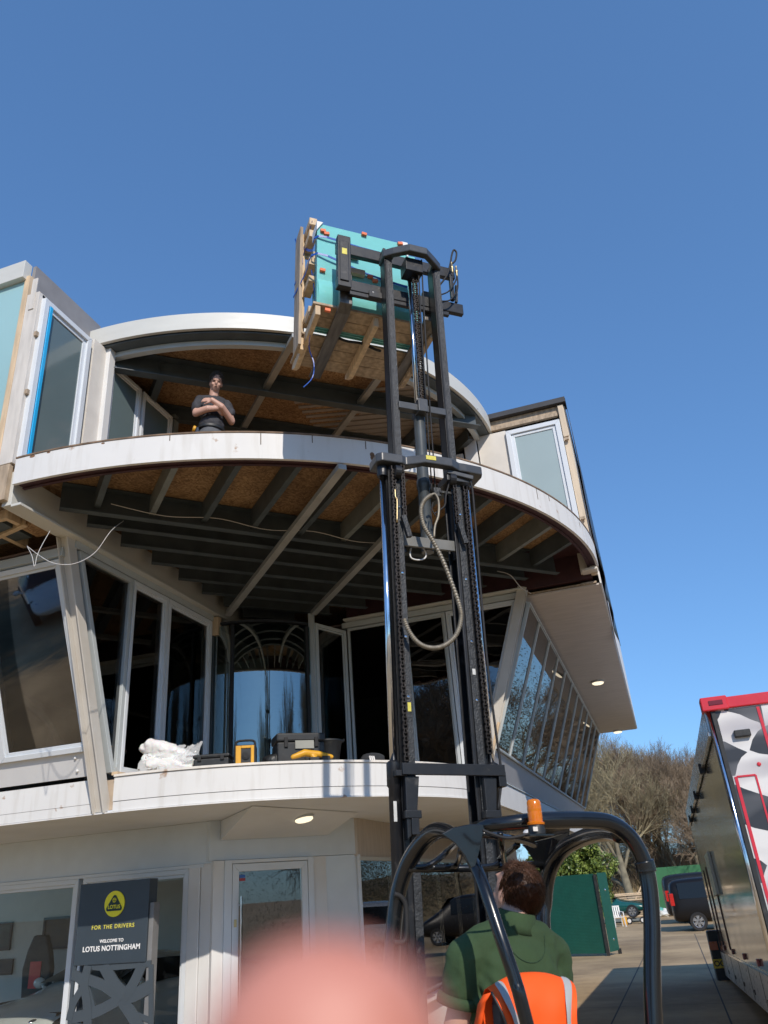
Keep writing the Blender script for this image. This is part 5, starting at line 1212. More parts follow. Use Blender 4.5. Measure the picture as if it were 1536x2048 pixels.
# ------------------------------------------------------------------ fences, gate, clutter
gg = mat('green_gate_sheet', (.008, .088, .062), .55, var=.12, scale=4)
gl_, gr_, ge_ = V((-4.15, 26.85, -.5)), V((-2.25, 26.1, -.49)), V((-1.93, 26.75, -.5))
Gt = tag(empty('sheet_gate', (-3.2, 26.5, gz(26.5))), 'dark green ribbed metal gate standing open in front of the evergreen bush', 'gate'); WP.add('sheet_gate')
def sheet(a, b, z0, z1, name, ribs=True):
    a = V((a.x, a.y, 0)); b = V((b.x, b.y, 0)); nn = V(((b-a).y, -(b-a).x, 0)).normalized(); m = MB(); N = 110; vs = []
    for i in range(N+1):
        z = z0+(z1-z0)*i/N; o = .0018*(i % 2) if ribs else 0
        vs += [V((a.x, a.y, z))+nn*o, V((b.x, b.y, z))+nn*o]
    m.add(vs, [(2*i, 2*i+1, 2*i+3, 2*i+2) for i in range(N)]); o = m.build(name, gg, Gt)
    so_ = o.modifiers.new('t', 'SOLIDIFY'); so_.thickness = .01
    return o
sheet(gl_-(gr_-gl_)*.5, gr_, -.42, 1.66, 'gate_leaf'); sheet(gr_+V((.10, .05, 0)), ge_, -.40, 1.67, 'gate_leaf', False)
m = MB(); m.box((gr_.x-.01, gr_.y-.05, -.5), (gr_.x+.08, gr_.y+.05, 1.64)); m.build('gate_post', black_pl, Gt)
m = MB(); m.box((ge_.x-.05, ge_.y-.05, -.52), (ge_.x+.05, ge_.y+.05, -.36)); m.build('gate_foot', black_pl, Gt)
for zz in (-.1, 1.2):
    m = MB(); m.ell((ge_.x-.1, ge_.y-.25, zz), (.03, .03, .04)); m.build('gate_bolt', chrome, Gt, smooth=True)
HO = tag(empty('hoarding', (-.2, 56.5, -.7)), 'mid green plywood hoarding across the back of the yard', 'fence'); WP.add('hoarding')
hm = mat('green_hoarding', (.035, .16, .065), .7, var=.08)
for i in range(3):
    m = MB(); m.box((-1.5+1.22*i, 56.4, -.72), (-1.5+1.22*i+1.205, 56.44, 1.72)); m.build('hoarding_board', hm, HO)
m = MB(); m.beam((-3.0, 55.5, -.6), (-1.7, 55.8, 1.2), .1, .08); tag(m.build('leaning_plank', timber), 'pale plank leaning on the bank left of the green hoarding', 'plank')
# timber pile, chair, trolley, rubbish
TP = tag(empty('timber_pile', (-2.9, 52.5, gz(52))), 'pile of pale pallets and planks behind the green coupe', 'timber pile'); WP.add('timber_pile'); rnd = random.Random(4)
for i in range(16):
    y = 52+rnd.uniform(-.6, .6); z = -.65+.075*i; m = MB(); m.beam((-4.9+rnd.uniform(0, .6), y, z), (-1.2-rnd.uniform(0, .6), y+rnd.uniform(-.2, .2), z+rnd.uniform(-.03, .06)), .16, .06); m.build('plank', timber if rnd.random() < .6 else timber_old, TP)
cp = V((-2.92, 43.0, gz(43)))
CH = tag(empty('plastic_chair', cp, (0, 0, R_(200))), 'white plastic garden chair standing beside the green gate', 'chair')
pw = mat('white_plastic', (.72, .72, .70), .4, var=.05)
m = MB(); m.box((-.24, -.22, .40), (.24, .24, .43)); m.build('seat', pw, CH, bevel=.01)
m = MB()
for x in (-.2, -.1, 0, .1, .2): m.beam((x, -.22, .43), (x, -.32, .86), .06, .02, (0, 1, 0))
m.beam((-.24, -.32, .87), (.24, -.32, .87), .03, .06); m.build('backrest', pw, CH)
for x in (-.22, .22):
    for y in (-.2, .22): m = MB(); m.beam((x, y, .41), (x*1.15, y*1.2, 0), .045, .045); m.build('leg', pw, CH)
    m = MB(); m.beam((x*1.1, -.25, .64), (x*1.1, .2, .62), .05, .03); m.beam((x*1.1, .2, .62), (x*1.1, .22, .42), .04, .04); m.build('armrest', pw, CH)
TY = tag(empty('car_trolley', (-2.6, 45.0, gz(45))), 'low trolley with small white wheels under the green coupe', 'trolley')
m = MB(); m.box((-1.9, -.3, .14), (1.0, .0, .2)); m.box((-1.9, .9, .14), (1.0, 1.2, .2)); m.build('frame', steel_l, TY)
for x in (-1.6, .1, .75):
    m = MB(); m.lathe([(.03, -.04), (.15, -.05), (.15, .05), (.03, .04)], Matrix.Translation((x, -.36, .15)) @ Matrix.Rotation(R_(90), 4, 'X'), 18); o = m.build('wheel', rubber, TY); m = MB(); m.lathe([(.02, -.055), (.09, -.055), (.09, .055), (.02, .055)], Matrix.Translation((x, -.36, .15)) @ Matrix.Rotation(R_(90), 4, 'X'), 14); m.build('rim', white, o)
m = MB(); m.lathe([(.12, 0), (.14, .05), (.14, .32), (.11, .36), (.05, .37), (.05, .42)], Matrix.Translation((-2.72, 44.2, gz(44))), 14); o = m.build('yellow_canister', yellow, auto=40); tag(o, 'small yellow canister on the ground beside the car trolley', 'canister')
RB = tag(empty('rubbish_heap', (-.9, 49.5, gz(49))), 'heap of white and teal bags and planks in front of the green hoarding', 'rubbish heap'); rnd = random.Random(9)
bagw = mat('bag_white', (.62, .64, .62), .6, var=.2, scale=3); bagt = mat('bag_teal', (.10, .40, .33), .6, var=.2)
for i in range(9):
    b = MB(); b.ell((rnd.uniform(-.55, .55), rnd.uniform(-.3, .3), rnd.uniform(.1, .45)), (rnd.uniform(.2, .32), .22, rnd.uniform(.14, .24)), None, 10, 8); wrinkle(b, .09, 5, i).build('bag', bagt if i % 4 == 1 else bagw, RB, smooth=False)
for i in range(5): m = MB(); m.beam((-.7, .1*i, .08+.05*i), (.9, .1*i-.2, .1+.09*i), .1, .04); m.build('scrap_plank', timber_old, RB)

# ------------------------------------------------------------------ trees and bushes
bark = mat('grey_green_bark', (.19, .165, .11), .9, var=.35, scale=4); twig = mat('bare_twigs', (.33, .28, .17), .9, var=.35, scale=.6); twigb = mat('brown_twigs', (.26, .195, .13), .9, var=.35, scale=.6)
def tree_meshes(seed, H, spread, twm, levels=6):
    rnd = random.Random(seed); tk = MB(); cr = MB()
    def grow(p, d, ln, r, lv):
        n = 4 if lv < 2 else (3 if lv < 4 else 2); pts = [p]; q = p; dd = d.copy()
        for i in range(n):
            dd = (dd+V((rnd.gauss(0, .13), rnd.gauss(0, .13), rnd.gauss(.05, .08)))).normalized(); q = q+dd*ln/n; pts.append(q)
        r1 = r*.62; (tk if lv < 2 else cr).tube(pts, [r+(r1-r)*i/n for i in range(n+1)], 7 if lv < 2 else 3, cap=False)
        if lv >= levels: return
        nb = (5, 5, 5, 4, 4, 4)[min(lv, 5)]
        for k in range(nb):
            t = rnd.uniform(.42, 1.0) if k else 1.0
            i = min(n-1, int(t*n)); b = pts[i].lerp(pts[i+1], min(1, t*n-i)) if t < 1 else pts[-1]
            a = rnd.uniform(0, 6.28); tilt = rnd.uniform(.30, .85)*spread*(1.15 if lv == 0 else 1); s = dd.cross(V((math.cos(a), math.sin(a), .3))).normalized()
            nd = (dd*math.cos(tilt)+s*math.sin(tilt)+V((0, 0, .12))).normalized()
            grow(b, nd, ln*rnd.uniform(.60, .80), max(.0065, r1*rnd.uniform(.55, .8)), lv+1)
    grow(V((0, 0, -.3)), V((rnd.gauss(0, .05), rnd.gauss(0, .05), 1)).normalized(), H*.30, H*(.024 if twm is twig else .014), 0)
    return tk, cr
def make_tree(loc, rz, s, proto=None, tmpl=None, label=None, group=None):
    if proto is None:
        tk, cr = tmpl; zmax = sorted(p[2] for p in cr.v)[-40]; s = s/zmax; t = empty('bare_tree'); tk.build('trunk', bark, t, smooth=True); cr.build('crown', tmpl_m, t)
    else: t = copy_tree(proto)
    t.location = loc; t.rotation_euler = (0, 0, rz); t.scale = (s, s, s)
    return tag(t, label, 'tree', group)
def bz_(y): j = (y-57)/3; return gz(y) if y < 57 else -.72+min(1, max(0, j/3))*2.4+.09*j
G1 = 'bare winter trees beyond the yard'
tmpl_m = twig; t1 = make_tree((-2.55, 54, gz(54)), 0, 10.7, None, tree_meshes(3, 9.2, 1.0, twig), 'broad bare tree with a low forked trunk rising behind the evergreen bush', G1)
tmpl_m = twigb; t2 = make_tree((1.9, 58, bz_(58)-.2), .8, 8.3, None, tree_meshes(8, 8.5, 1.0, twigb), 'brown bare tree close to the left edge of the race trailer', G1)
tmpl_m = twigb; t3 = make_tree((-.4, 61, bz_(61)-.2), .3, 8.8, None, tree_meshes(21, 8.5, .9, twigb), 'brown bare tree between the forked tree and the trailer', G1)
far = 'bare tree deep in the thicket on the bank behind the yard'
rnd = random.Random(5)
for i in range(22):
    y = rnd.uniform(60, 78); x = -9+17*i/21+rnd.uniform(-.5, .5)
    make_tree((x*y/60, y, bz_(y)-.3), rnd.uniform(0, 6.28), rnd.uniform(.82, 1.1)*(t2.scale.x), (t2, t3, t3)[i % 3], None, far, G1)
beh = 'bare tree out in the open beyond the photographer, seen only as a reflection'
for i, (x, y, s) in enumerate(((-7.2, -15, 1.2), (-8.9, -16.5, 1.3), (-10.6, -15, 1.15), (13, -10, 1.1), (17, -2, 1.2), (19, 8, 1.2), (22, 16, 1.2), (24, 26, 1.2), (26, 38, 1.3))):
    make_tree((x, y, gz(y)-.1), rnd.uniform(0, 6.28), s*t2.scale.x, (t1, t2, t3)[i % 3], None, beh, 'trees reflected in the windows')
# twiggy undergrowth on the bank, one mass
m = MB(); rnd = random.Random(31)
for k in range(5200):
    x = rnd.uniform(-9, 7); y = rnd.uniform(60, 72); z = bz_(y)-.2; h = rnd.uniform(1.0, 3.6)*(.5+.5*noise.noise(V((x*.4, y*.3, 3)))+.35)
    p = V((x, y, z)); d = V((rnd.gauss(0, .35), rnd.gauss(0, .35), 1)).normalized()
    q = p+d*h; m.tube([p, p.lerp(q, .6)+V((rnd.gauss(0, .12), 0, 0)), q], [.014, .010, .005], 3, cap=False)
tag(m.build('undergrowth', twigb), kind='stuff')
m = MB(); rnd = random.Random(77)
for k in range(110000):
    x, y = (rnd.uniform(28, 40), rnd.uniform(-10, 60)) if k % 3 == 0 else (rnd.uniform(9, 45), rnd.uniform(58, 74)); z = gz(y)+min(13 if k % 3 else 9, abs(rnd.gauss(0, 1))*6.0*(.8+.5*noise.noise(V((y*.12, x*.1, 1)))))
    s = rnd.uniform(.06, .17) if k % 3 else rnd.uniform(.03, .075); a = V((rnd.gauss(0, 1), rnd.gauss(0, 1), rnd.gauss(0, 1))).normalized(); b = a.orthogonal().normalized()
    m.add([V((x, y, z))+a*s, V((x, y, z))+b*s*.6, V((x, y, z))-a*s], [(0, 1, 2)])
tag(m.build('woodland', mat('woodland_mix', (.10, .095, .05), .9, dark=(.05, .045, .03), scale=.5)), kind='stuff')
# evergreen bush
leaf = bpy.data.materials.new('laurel_leaf'); leaf.use_nodes = True; n = leaf.node_tree.nodes; L = leaf.node_tree.links; p = n['Principled BSDF']; p.inputs['Roughness'].default_value = .38
tc = n.new('ShaderNodeTexCoord'); nz = n.new('ShaderNodeTexNoise'); nz.inputs['Scale'].default_value = 3.5; L.new(tc.outputs['Object'], nz.inputs['Vector']); r = n.new('ShaderNodeValToRGB'); r.color_ramp.elements[0].position = .35; r.color_ramp.elements[0].color = (.045, .085, .018, 1); r.color_ramp.elements[1].position = .68; r.color_ramp.elements[1].color = (.26, .33, .07, 1); L.new(nz.outputs['Fac'], r.inputs[0]); L.new(r.outputs[0], p.inputs['Base Color'])
p.inputs['Subsurface Weight'].default_value = 0
def bush(loc, R, count, label, seed, ls=.075):
    root = tag(empty('evergreen_bush', loc), label, 'bush'); rnd = random.Random(seed); m = MB()
    cl = []
    for k in range(110):
        v = V((rnd.gauss(0, 1), rnd.gauss(0, 1), rnd.gauss(0, 1))).normalized(); f = rnd.uniform(.45, .95)*(.85+.3*noise.noise(v*1.7+V((seed, 0, 0))))
        cl.append((V((v.x*R[0]*f, v.y*R[1]*f, R[2]+v.z*R[2]*f)), rnd.uniform(.22, .48)))
    for k in range(count):
        c, rr = cl[rnd.randrange(len(cl))]; v = V((rnd.gauss(0, 1), rnd.gauss(0, 1), rnd.gauss(0, 1))).normalized(); P = c+v*rr*rnd.uniform(.55, 1.05)
        if P.z < .02: continue
        d = (v+V((rnd.gauss(0, .6), rnd.gauss(0, .6), rnd.gauss(-.2, .5)))).normalized(); s = d.cross(V((rnd.gauss(0, 1), rnd.gauss(0, 1), rnd.gauss(0, 1)))).normalized(); l = ls*rnd.uniform(.7, 1.3); u = d.cross(s)
        m.add([P-d*l, P+s*l*.42+u*l*.1, P+d*l, P-s*l*.42+u*l*.1], [(0, 1, 2, 3)])
    m.build('foliage', leaf, root)
    m = MB()
    for k in range(7): m.tube([(rnd.uniform(-.1, .1), rnd.uniform(-.1, .1), -.1), (rnd.uniform(-.5, .5)*R[0], rnd.uniform(-.5, .5)*R[1], R[2]), (rnd.uniform(-.8, .8)*R[0], rnd.uniform(-.8, .8)*R[1], R[2]*1.5)], [.05, .03, .012], 5)
    m.build('stem', bark, root)
bush((-3.5, 30.6, gz(30)), (1.78, 1.3, 2.2), 34000, 'large glossy evergreen bush behind the green gate', 2)
# ------------------------------------------------------------------ totem sign by the shop window
sy = 7.2
sl0 = Yp(163, 1769, sy); sr0 = Yp(300, 1757, sy); sx0, sx1 = sl0.x, sr0.x; st = sl0.z; sx0 = (sx0+Yp(135, 2048, sy).x)/2
SG = tag(empty('totem_sign', ((sx0+sx1)/2, sy, 0)), 'dark slate welcome sign with yellow oval emblem and a cut-out lattice lower half', 'sign'); WP.add('totem_sign')
slate = mat('slate_sign', (.040, .055, .070), .45, var=.06)
zlo = Yp(150, 1932, sy).z
m = MB(); m.box((sx0, sy, zlo), (sx1, sy+.14, st)); m.build('sign_panel', slate, SG, bevel=.004)
m = MB(); m.box((sx1+.001, sy+.02, .0), (sx1+.05, sy+.12, zlo+.5)); m.build('sign_post', mat('sign_post_grey', (.20, .20, .20), .4), SG, bevel=.003)
m = MB(); m.box((sx0, sy+.10, 0), (sx0+.03, sy+.14, zlo)); m.box((sx0-.05, sy-.1, .0), (sx1+.06, sy+.3, .03)); m.build('sign_base', slate, SG)
cpx = lambda x, y: Yp(x/4.8, 1700+y/4.799, sy)     # crop pixels of the lattice
lat = MB()
nbar = [0]
def bar(pts, wd):
    w_ = wd/4.8/1540*8.6*.5; P = smooth_path([cpx(*q) for q in pts], 4); nbar[0] += 1; o = sy+.004+.0006*nbar[0]; vs = []; n = len(P)
    for i, p in enumerate(P):
        d = P[min(i+1, n-1)]-P[max(i-1, 0)]; d.normalize(); s = V((d.z, 0, -d.x))*w_
        for k, y in ((-1, o), (1, o), (1, o+.018), (-1, o+.018)): q = p+s*k; vs.append((q.x, y, q.z))
    fs = [(0, 1, 2, 3), tuple(4*(n-1)+k for k in (3, 2, 1, 0))]
    for i in range(n-1):
        for k in range(4): fs.append((4*i+k, 4*i+4+k, 4*i+4+(k+1) % 4, 4*i+(k+1) % 4))
    lat.add(vs, fs)
for pts, wd in (([(840, 1110), (805, 1290), (830, 1480), (835, 1720)], 75), ([(690, 1200), (750, 1225), (810, 1290)], 75), ([(810, 1290), (700, 1470), (655, 1640)], 60), ([(990, 1110), (1090, 1290), (1190, 1390)], 95), ([(1360, 1100), (1270, 1290), (1170, 1430)], 85), ([(840, 1245), (1000, 1310), (1150, 1430)], 75), ([(1160, 1420), (1290, 1390), (1450, 1300)], 95), ([(1150, 1430), (900, 1560), (650, 1620)], 80), ([(1160, 1440), (1260, 1590), (1340, 1730)], 95), ([(1440, 1100), (1440, 1730)], 40), ([(712, 1110), (690, 1240), (650, 1720)], 30), ([(840, 1110), (1000, 1130), (1440, 1090)], 45), ([(830, 1320), (900, 1580)], 40), ([(640, 1680), (860, 1720), (1300, 1750)], 50), ([(1230, 1560), (1440, 1640)], 40)):
    bar(pts, wd)
lat.build('lattice_panel', mat('lattice_grey', (.060, .075, .088), .45, var=.05), SG)
# lower lattice below the frame edge
m = MB(); m.box((sx0, sy, .03), (sx1, sy+.024, .62)); m.build('lattice_foot', slate, SG)
yel = mat('emblem_yellow', (.92, .82, .02), .45, var=.02); dgr = mat('emblem_green', (.008, .030, .020), .45, var=.05); pale = mat('lettering_white', (.85, .85, .85), .5, var=0); ylt = mat('lettering_yellow', (.70, .64, .10), .5, var=0)
ec = Yp(230, 1807.5, sy); er = .5*(Yp(230, 1782, sy)-Yp(230, 1834, sy)).z
def face(mb, x, z, off): return xf(mb, Matrix.Translation((x, sy-off, z)) @ Matrix.Rotation(R_(90), 4, 'X'))
m = MB(); m.lathe([(er, 0), (er, .008)], Matrix.Identity(4), 48); o = face(m, ec.x, ec.z, .001).build('emblem', yel, SG)
k = er
P = []
for a0, cx, cz in ((90, 0, .52), (-30+0, .60, -.42), (210, -.60, -.42)):
    pass
tri = []
for (cx, cz, r, a0, a1) in ((.0, .48, .20, 150, 30), (.60, -.36, .18, 35, -95), (-.60, -.36, .18, 275, 145)):
    for i in range(9):
        a = R_(a0+(a1-a0)*i/8); tri.append((k*(cx+r*math.cos(a)), k*(cz+r*math.sin(a)), 0))
m = MB(); m.prism(tri[::-1], (0, 0, .003)); face(m, ec.x, ec.z, .009).build('emblem_triangle', dgr, o)
t = text_mesh('LOTUS', k*.40, .002, k*.008); face(t, ec.x, ec.z-k*.36, .0125).build('emblem_lettering', yel, o)
m = MB()
for (x, z, r, a0, a1) in ((0, .28, .17, 0, 300), (-.06, .28, .09, 40, 330), (.07, .24, .08, 180, 470), (.0, .36, .07, 90, 400)):
    m.tube([(k*(x+r*math.cos(R_(a0+(a1-a0)*i/14))), k*(z+r*math.sin(R_(a0+(a1-a0)*i/14))), 0) for i in range(15)], k*.018, 5)
face(m, ec.x, ec.z, .0125).build('emblem_monogram', yel, o)
def line(txt, pc, wpx, mt, bold, sp=1.0):
    c = Yp(pc[0], pc[1], sy); t = text_mesh(txt, 1.0, 0, 0, 0, sp); xs_ = [p[0] for p in t.v]; zs = [p[1] for p in t.v]
    W_ = abs((Yp(pc[0]+wpx/2, pc[1], sy)-Yp(pc[0]-wpx/2, pc[1], sy)).x); s = W_/(max(xs_)-min(xs_))
    t = text_mesh(txt, s, .003, s*bold, 0, sp); hh_ = (max(zs)-min(zs))*s
    face(t, c.x, c.z-hh_*.5, .003).build('lettering', mt, SG)
line('FOR THE DRIVERS', (226, 1852.5), 84, ylt, .012, 1.25); line('WELCOME TO', (223.5, 1881), 47, pale, .022, 1.05); line('LOTUS NOTTINGHAM', (222.5, 1895.5), 113, pale, .024, 1.05)

# ------------------------------------------------------------------ pictures and seat in the showroom
pic = [mat('picture_teal', (.05, .09, .08), .4, dark=(.01, .015, .015), scale=3), mat('picture_brown', (.10, .065, .03), .4, dark=(.012, .014, .018), scale=2.5), mat('picture_night', (.015, .02, .035), .4, dark=(.005, .006, .01), scale=3)]
for i, (a, b, c, d, lab) in enumerate(((-20, 1843, 27, 1903, 'framed greenish picture on the showroom wall at the far left'), (83, 1830, 161, 1900, 'framed brown picture on the showroom wall beside the totem sign'), (-25, 1917, 28, 1952, 'dark framed picture low on the showroom wall'))):
    p0 = Yp(a, d, 11.58); p1 = Yp(c if i != 1 else 161, b, 11.58); F_ = tag(empty('framed_picture', ((p0.x+p1.x)/2, 11.58, p0.z)), lab, 'picture'); WP.add(F_.name)
    m = MB(); ringprism(m, [V((p0.x, 11.57, p0.z)), V((p1.x, 11.57, p0.z)), V((p1.x, 11.57, p1.z)), V((p0.x, 11.57, p1.z))], .035, -.015, .015); m.build('frame', black_pl, F_)
    m = MB(); m.box((p0.x+.03, 11.575, p0.z+.03), (p1.x-.03, 11.585, p1.z-.03)); m.build('print', pic[i], F_)
RS_ = tag(empty('bucket_seat', Yp(66, 1985, 11.0)-V((0, 0, .45))), 'black bucket seat with red insert standing behind the white sports car', 'seat')
m = MB(); m.prism([(-.22, 0, .35), (.22, 0, .35), (.26, 0, .75), (.20, 0, 1.0), (.11, 0, 1.2), (-.11, 0, 1.2), (-.2, 0, 1.0), (-.26, 0, .75)], (0, .12, 0)); m.build('backrest', black_pl, RS_, bevel=.03)
m = MB(); m.box((-.24, -.45, .25), (.24, .1, .38)); m.build('seat', black_pl, RS_, bevel=.04)
m = MB(); m.box((-.10, -.012, .50), (.10, .0, .85)); m.build('red_insert', redm, RS_)
m = MB(); m.box((-.2, -.4, -.25), (.2, .05, .25)); m.build('seat_stand', steel, RS_)
# ------------------------------------------------------------------ tools on the middle terrace
tz = 2.767
def onT(px, r): # point on the terrace ring of radius r at photo column px (row of the terrace edge)
    best = None
    for i in range(900):
        a = R_(-90+90*i/899); P = V((-4.7+r*math.cos(a), 9.15+r*math.sin(a), tz)); d = P-C0; z = d.dot(CF_); x = 768+1540*d.dot(CX_)/z
        if best is None or abs(x-px) < best[0]: best = (abs(x-px), P, a)
    return best[1], best[2]
def tool(name, label, cat, px, r, turn=0):
    P, a = onT(px, r); return tag(empty(name, P, (0, 0, a+math.pi/2+turn)), label, cat)
# local x runs along the edge (towards the right in the picture), -y towards the viewer
film = bpy.data.materials.new('bubble_wrap'); film.use_nodes = True; _p = film.node_tree.nodes['Principled BSDF']; _p.inputs['Base Color'].default_value = (.80, .80, .79, 1); _p.inputs['Roughness'].default_value = .25; _p.inputs['Subsurface Weight'].default_value = .3; _p.inputs['Alpha'].default_value = .93
BW = tool('bubble_wrap_bundle', 'crumpled bundle of white bubble wrap on the terrace edge', 'packaging', 335, 2.62)
b = MB()
for (a, c, r) in (((-.26, .02, .27), (.30, .05, .05), .05), ((-.20, 0, .30), (.26, .06, .12), .055), ((-.16, -.03, .10), (.24, -.02, .04), .05), ((-.24, .02, .17), (-.05, .04, .18), .042), ((-.14, .0, .05), (.12, -.03, .03), .045), ((-.05, .05, .20), (.32, .1, .08), .06), ((-.18, -.02, .12), (-.05, -.02, .10), .04)):
    b.limb([a, V(a).lerp(V(c), .5)+V((0, 0, .015)), c], [r, r*1.1, r*.8], 10)
q = wrinkle(fuse(b, .011, 2), .012, 13, 2); wrinkle(q, .004, 60, 7).build('wrap', film, BW, smooth=True)
film3 = bpy.data.materials.new('crumpled_film'); film3.use_nodes = True; _p = film3.node_tree.nodes['Principled BSDF']; _p.inputs['Base Color'].default_value = (.82, .83, .83, 1); _p.inputs['Roughness'].default_value = .14; _p.inputs['Alpha'].default_value = .55
for (ox, oy, oz, w_, h_, sd_, tl) in ((-.05, -.03, .20, .36, .26, 1, .25), (.10, -.06, .13, .46, .24, 5, -.35), (-.12, -.08, .10, .30, .20, 9, .1)):
    m = MB(); nx_, ny_ = 34, 22; vs = []
    for j in range(ny_+1):
        for i in range(nx_+1):
            u, v = i/nx_-.5, j/ny_-.5; q = V((u*w_*9, v*h_*9, sd_*3.1)); rg = 1-abs(noise.noise(q))*2; r2 = 1-abs(noise.noise(q*2.7+V((5, 1, 2))))*2
            vs.append((ox+u*w_+.02*noise.noise(q*1.3), oy+.10*v+.055*rg*.6+.022*r2+.16*v*v, max(.004, oz+v*h_*.75+u*tl*w_*.8*-1+.02*r2)))
    m.add(vs, [(j*(nx_+1)+i, j*(nx_+1)+i+1, (j+1)*(nx_+1)+i+1, (j+1)*(nx_+1)+i) for j in range(ny_) for i in range(nx_)]); m.build('loose_film', film3, BW)
m = MB(); m.prism([(-.24, -.06, 0), (-.10, -.06, 0), (-.02, -.06, .09), (-.14, -.06, .07)], (0, .02, 0)); m.build('cardboard_scrap', mat('cardboard_grey', (.25, .22, .20), .8), BW)
def toolbox(T, w_, d, h, lid=True):
    m = MB(); m.box((-w_/2, -d/2, 0), (w_/2, d/2, h*.72)); m.build('case', black_pl, T, bevel=.015)
    m = MB(); m.box((-w_/2-.008, -d/2-.008, h*.73), (w_/2+.008, d/2+.008, h)); m.build('lid', black_pl, T, bevel=.018)
    for k in (-1, 1): m = MB(); m.box((k*w_*.32-.018, -d/2-.018, h*.55), (k*w_*.32+.018, -d/2-.006, h*.86)); m.build('latch', rubber, T, bevel=.004)
T1 = tool('low_toolbox', 'low black toolbox between the bubble wrap and the radio', 'toolbox', 427, 2.62); toolbox(T1, .33, .26, .135)
T2 = tool('site_radio', 'black and yellow site radio with a carrying handle', 'radio', 491, 2.66)
m = MB(); m.box((-.105, -.09, .0), (.105, .09, .20)); m.build('case', black_pl, T2, bevel=.02)
m = MB(); m.box((-.085, -.10, .01), (-.035, -.086, .19)); m.box((.055, -.10, .01), (.085, -.086, .19)); m.box((-.035, -.10, .165), (.055, -.086, .19)); m.box((-.035, -.10, .01), (.055, -.086, .035)); m.build('yellow_trim', yellow, T2, bevel=.005)
m = MB(); m.lathe([(.038, 0), (.038, .012), (.02, .016)], Matrix.Translation((.01, -.088, .10)) @ Matrix.Rotation(R_(90), 4, 'X'), 20); m.build('speaker', rubber, T2)
m = MB(); m.tube(smooth_path([(-.09, 0, .19), (-.085, 0, .235), (-.05, 0, .25), (.05, 0, .25), (.085, 0, .235), (.09, 0, .19)], 4), .011, 8); m.build('handle', rubber, T2, smooth=True)
T3 = tool('tall_toolbox', 'tall black toolbox with grey label behind the yellow drill', 'toolbox', 597, 2.55); toolbox(T3, .46, .30, .30)
m = MB(); m.box((-.06, -.168, .15), (.12, -.156, .225)); m.build('label_plate', mat('label_grey', (.32, .32, .28), .5), T3)
T3b = tool('black_bag', 'slumped black tool bag left of the tall toolbox', 'bag', 548, 2.60); b = MB(); b.ell((0, 0, .06), (.11, .09, .07)); b.ell((.06, 0, .09), (.07, .08, .05)); wrinkle(fuse(b, .012, 2), .012, 16).build('bag_body', black_pl, T3b, smooth=True)
T4 = tool('rubber_bucket', 'black flexible builders bucket beside the open sash', 'bucket', 657, 2.50); m = MB(); m.lathe([(.10, 0), (.14, .23), (.15, .24), (.15, .255), (.135, .255), (.125, .22), (.09, .02)], None, 28); m.build('tub', black_pl, T4, auto=40)
for k in (-1, 1): m = MB(); m.tube(smooth_path([(k*.14, -.04, .24), (k*.175, 0, .27), (k*.14, .04, .24)], 4), .012, 8); m.build('handle', rubber, T4, smooth=True)
T5 = tool('power_tool', 'yellow cordless power tool lying on the terrace edge', 'power tool', 622, 2.86)
b = MB(); b.limb([(-.17, 0, .05), (-.06, 0, .085), (.08, 0, .07), (.20, 0, .045)], [.022, .034, .030, .020], 12); b.limb([(.0, 0, .07), (.04, -.03, .02)], [.026, .022], 10); fuse(b, .007, 3).build('housing', yellow, T5, smooth=True)
m = MB(); m.box((-.02, -.05, .0), (.07, .02, .04)); m.box((.10, -.035, .0), (.18, .03, .05)); m.build('battery', black_pl, T5, bevel=.008)
m = MB(); m.tube(smooth_path([(-.06, -.03, .03), (-.06, -.07, .0), (-.055, -.09, -.04)], 4), .010, 8); m.build('strap', rubber, T5, smooth=True)
T6 = tool('dust_sheet_bundle', 'dark bundle with white tubes on the terrace by the mast', 'bundle', 752, 2.45); b = MB(); b.ell((0, .05, .07), (.16, .10, .10)); wrinkle(fuse(b, .014, 2), .02, 12).build('dust_sheet', dark_in, T6, smooth=True)
for x in (-.09, -.065, -.04): m = MB(); m.tube([(x, -.05, 0), (x-.02, -.05, .12)], .009, 8); m.build('white_tube', white, T6, smooth=True)
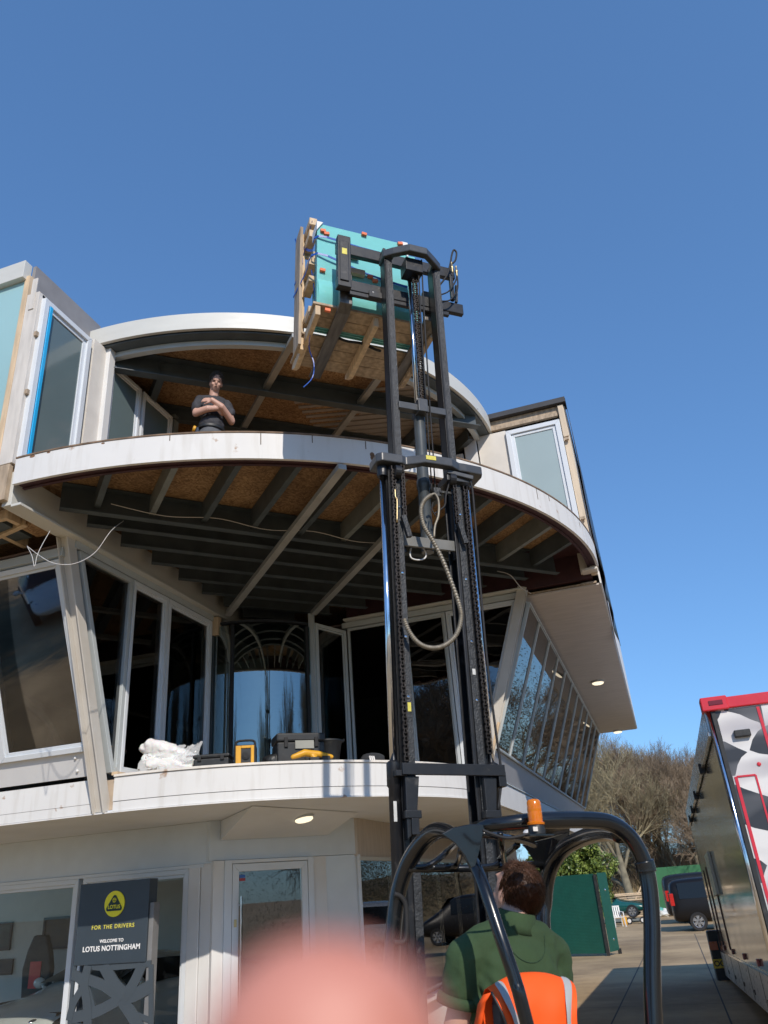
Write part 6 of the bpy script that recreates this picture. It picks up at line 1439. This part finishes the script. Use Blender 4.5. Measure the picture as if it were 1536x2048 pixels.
# ------------------------------------------------------------------ loose cables
wire = mat('pale_cable', (.55, .53, .50), .5, var=.05)
def cable(pts, r, label):
    m = MB(); m.tube(smooth_path(pts, 8), r, 6); o = m.build('loose_cable', wire, smooth=True); return tag(o, label, 'cable')
def cpt(x, y, d): return C0+ray(x, y)*d
cable([pq(.9, 6.9, 4.96), cpt(222, 1062, 6.5), cpt(190, 1105, 6.3), cpt(150, 1127, 6.15), (cpt(110, 1127, 6.1)), cpt(80, 1112, 6.2), cpt(54, 1092, 6.4)], .0032, 'long pale cable drooping below the balcony across the left corner post')
cable([cpt(100, 1062, 6.4), cpt(84, 1090, 6.2), cpt(74, 1112, 6.1), cpt(69, 1133, 6.05), cpt(64, 1112, 6.15), cpt(55, 1094, 6.35)], .003, 'short pale cable hanging in a V from the stripped soffit')
cable([pq(5.15, 6.9, 4.93), Zp(1020, 1150, 4.85), Zp(1042, 1175, 4.78), Zp(1062, 1187, 4.78)], .005, 'pale cable hanging at the right end of the balcony joists')
cable([pq(.75+.5*i, 6.70+.02*(i % 2), 5.02-.04*(i % 2)) for i in range(7)], .004, 'pale cable clipped along the front of the main floor beam')

# clear plastic sheet gathered inside the left leaning window
film2 = bpy.data.materials.new('clear_film'); film2.use_nodes = True; _p = film2.node_tree.nodes['Principled BSDF']; _p.inputs['Base Color'].default_value = (.75, .77, .76, 1); _p.inputs['Roughness'].default_value = .2; _p.inputs['Alpha'].default_value = .30
wn = V((0, -1, -.405)).normalized(); wp0 = lean_l(-5, 3.5)-wn*.16
rows_ = [[(2, 1352), (14, 1372), (4, 1400)], [(40, 1388), (48, 1400), (30, 1408)], [(85, 1422), (88, 1436), (80, 1438)], [(104, 1450), (108, 1458), (99, 1458)], [(120, 1475), (108, 1488), (92, 1482)], [(150, 1500), (112, 1512), (76, 1510)]]
m = MB(); vs = []; rnd = random.Random(2)
for r in rows_:
    for i in range(9):
        t = i/8*2; k = min(1, int(t)); a, b = r[k], r[k+1]; u = t-k; P = planep(a[0]+(b[0]-a[0])*u, a[1]+(b[1]-a[1])*u, wp0, wn)-wn*(.03*math.sin(i*2.4)+.02*rnd.random()); vs.append(P)
m.add(vs, [(j*9+i, j*9+i+1, (j+1)*9+i+1, (j+1)*9+i) for j in range(len(rows_)-1) for i in range(8)])
o = m.build('plastic_sheet', film2, smooth=True); tag(o, 'clear plastic sheet gathered in a twist inside the left leaning window', 'plastic sheet')
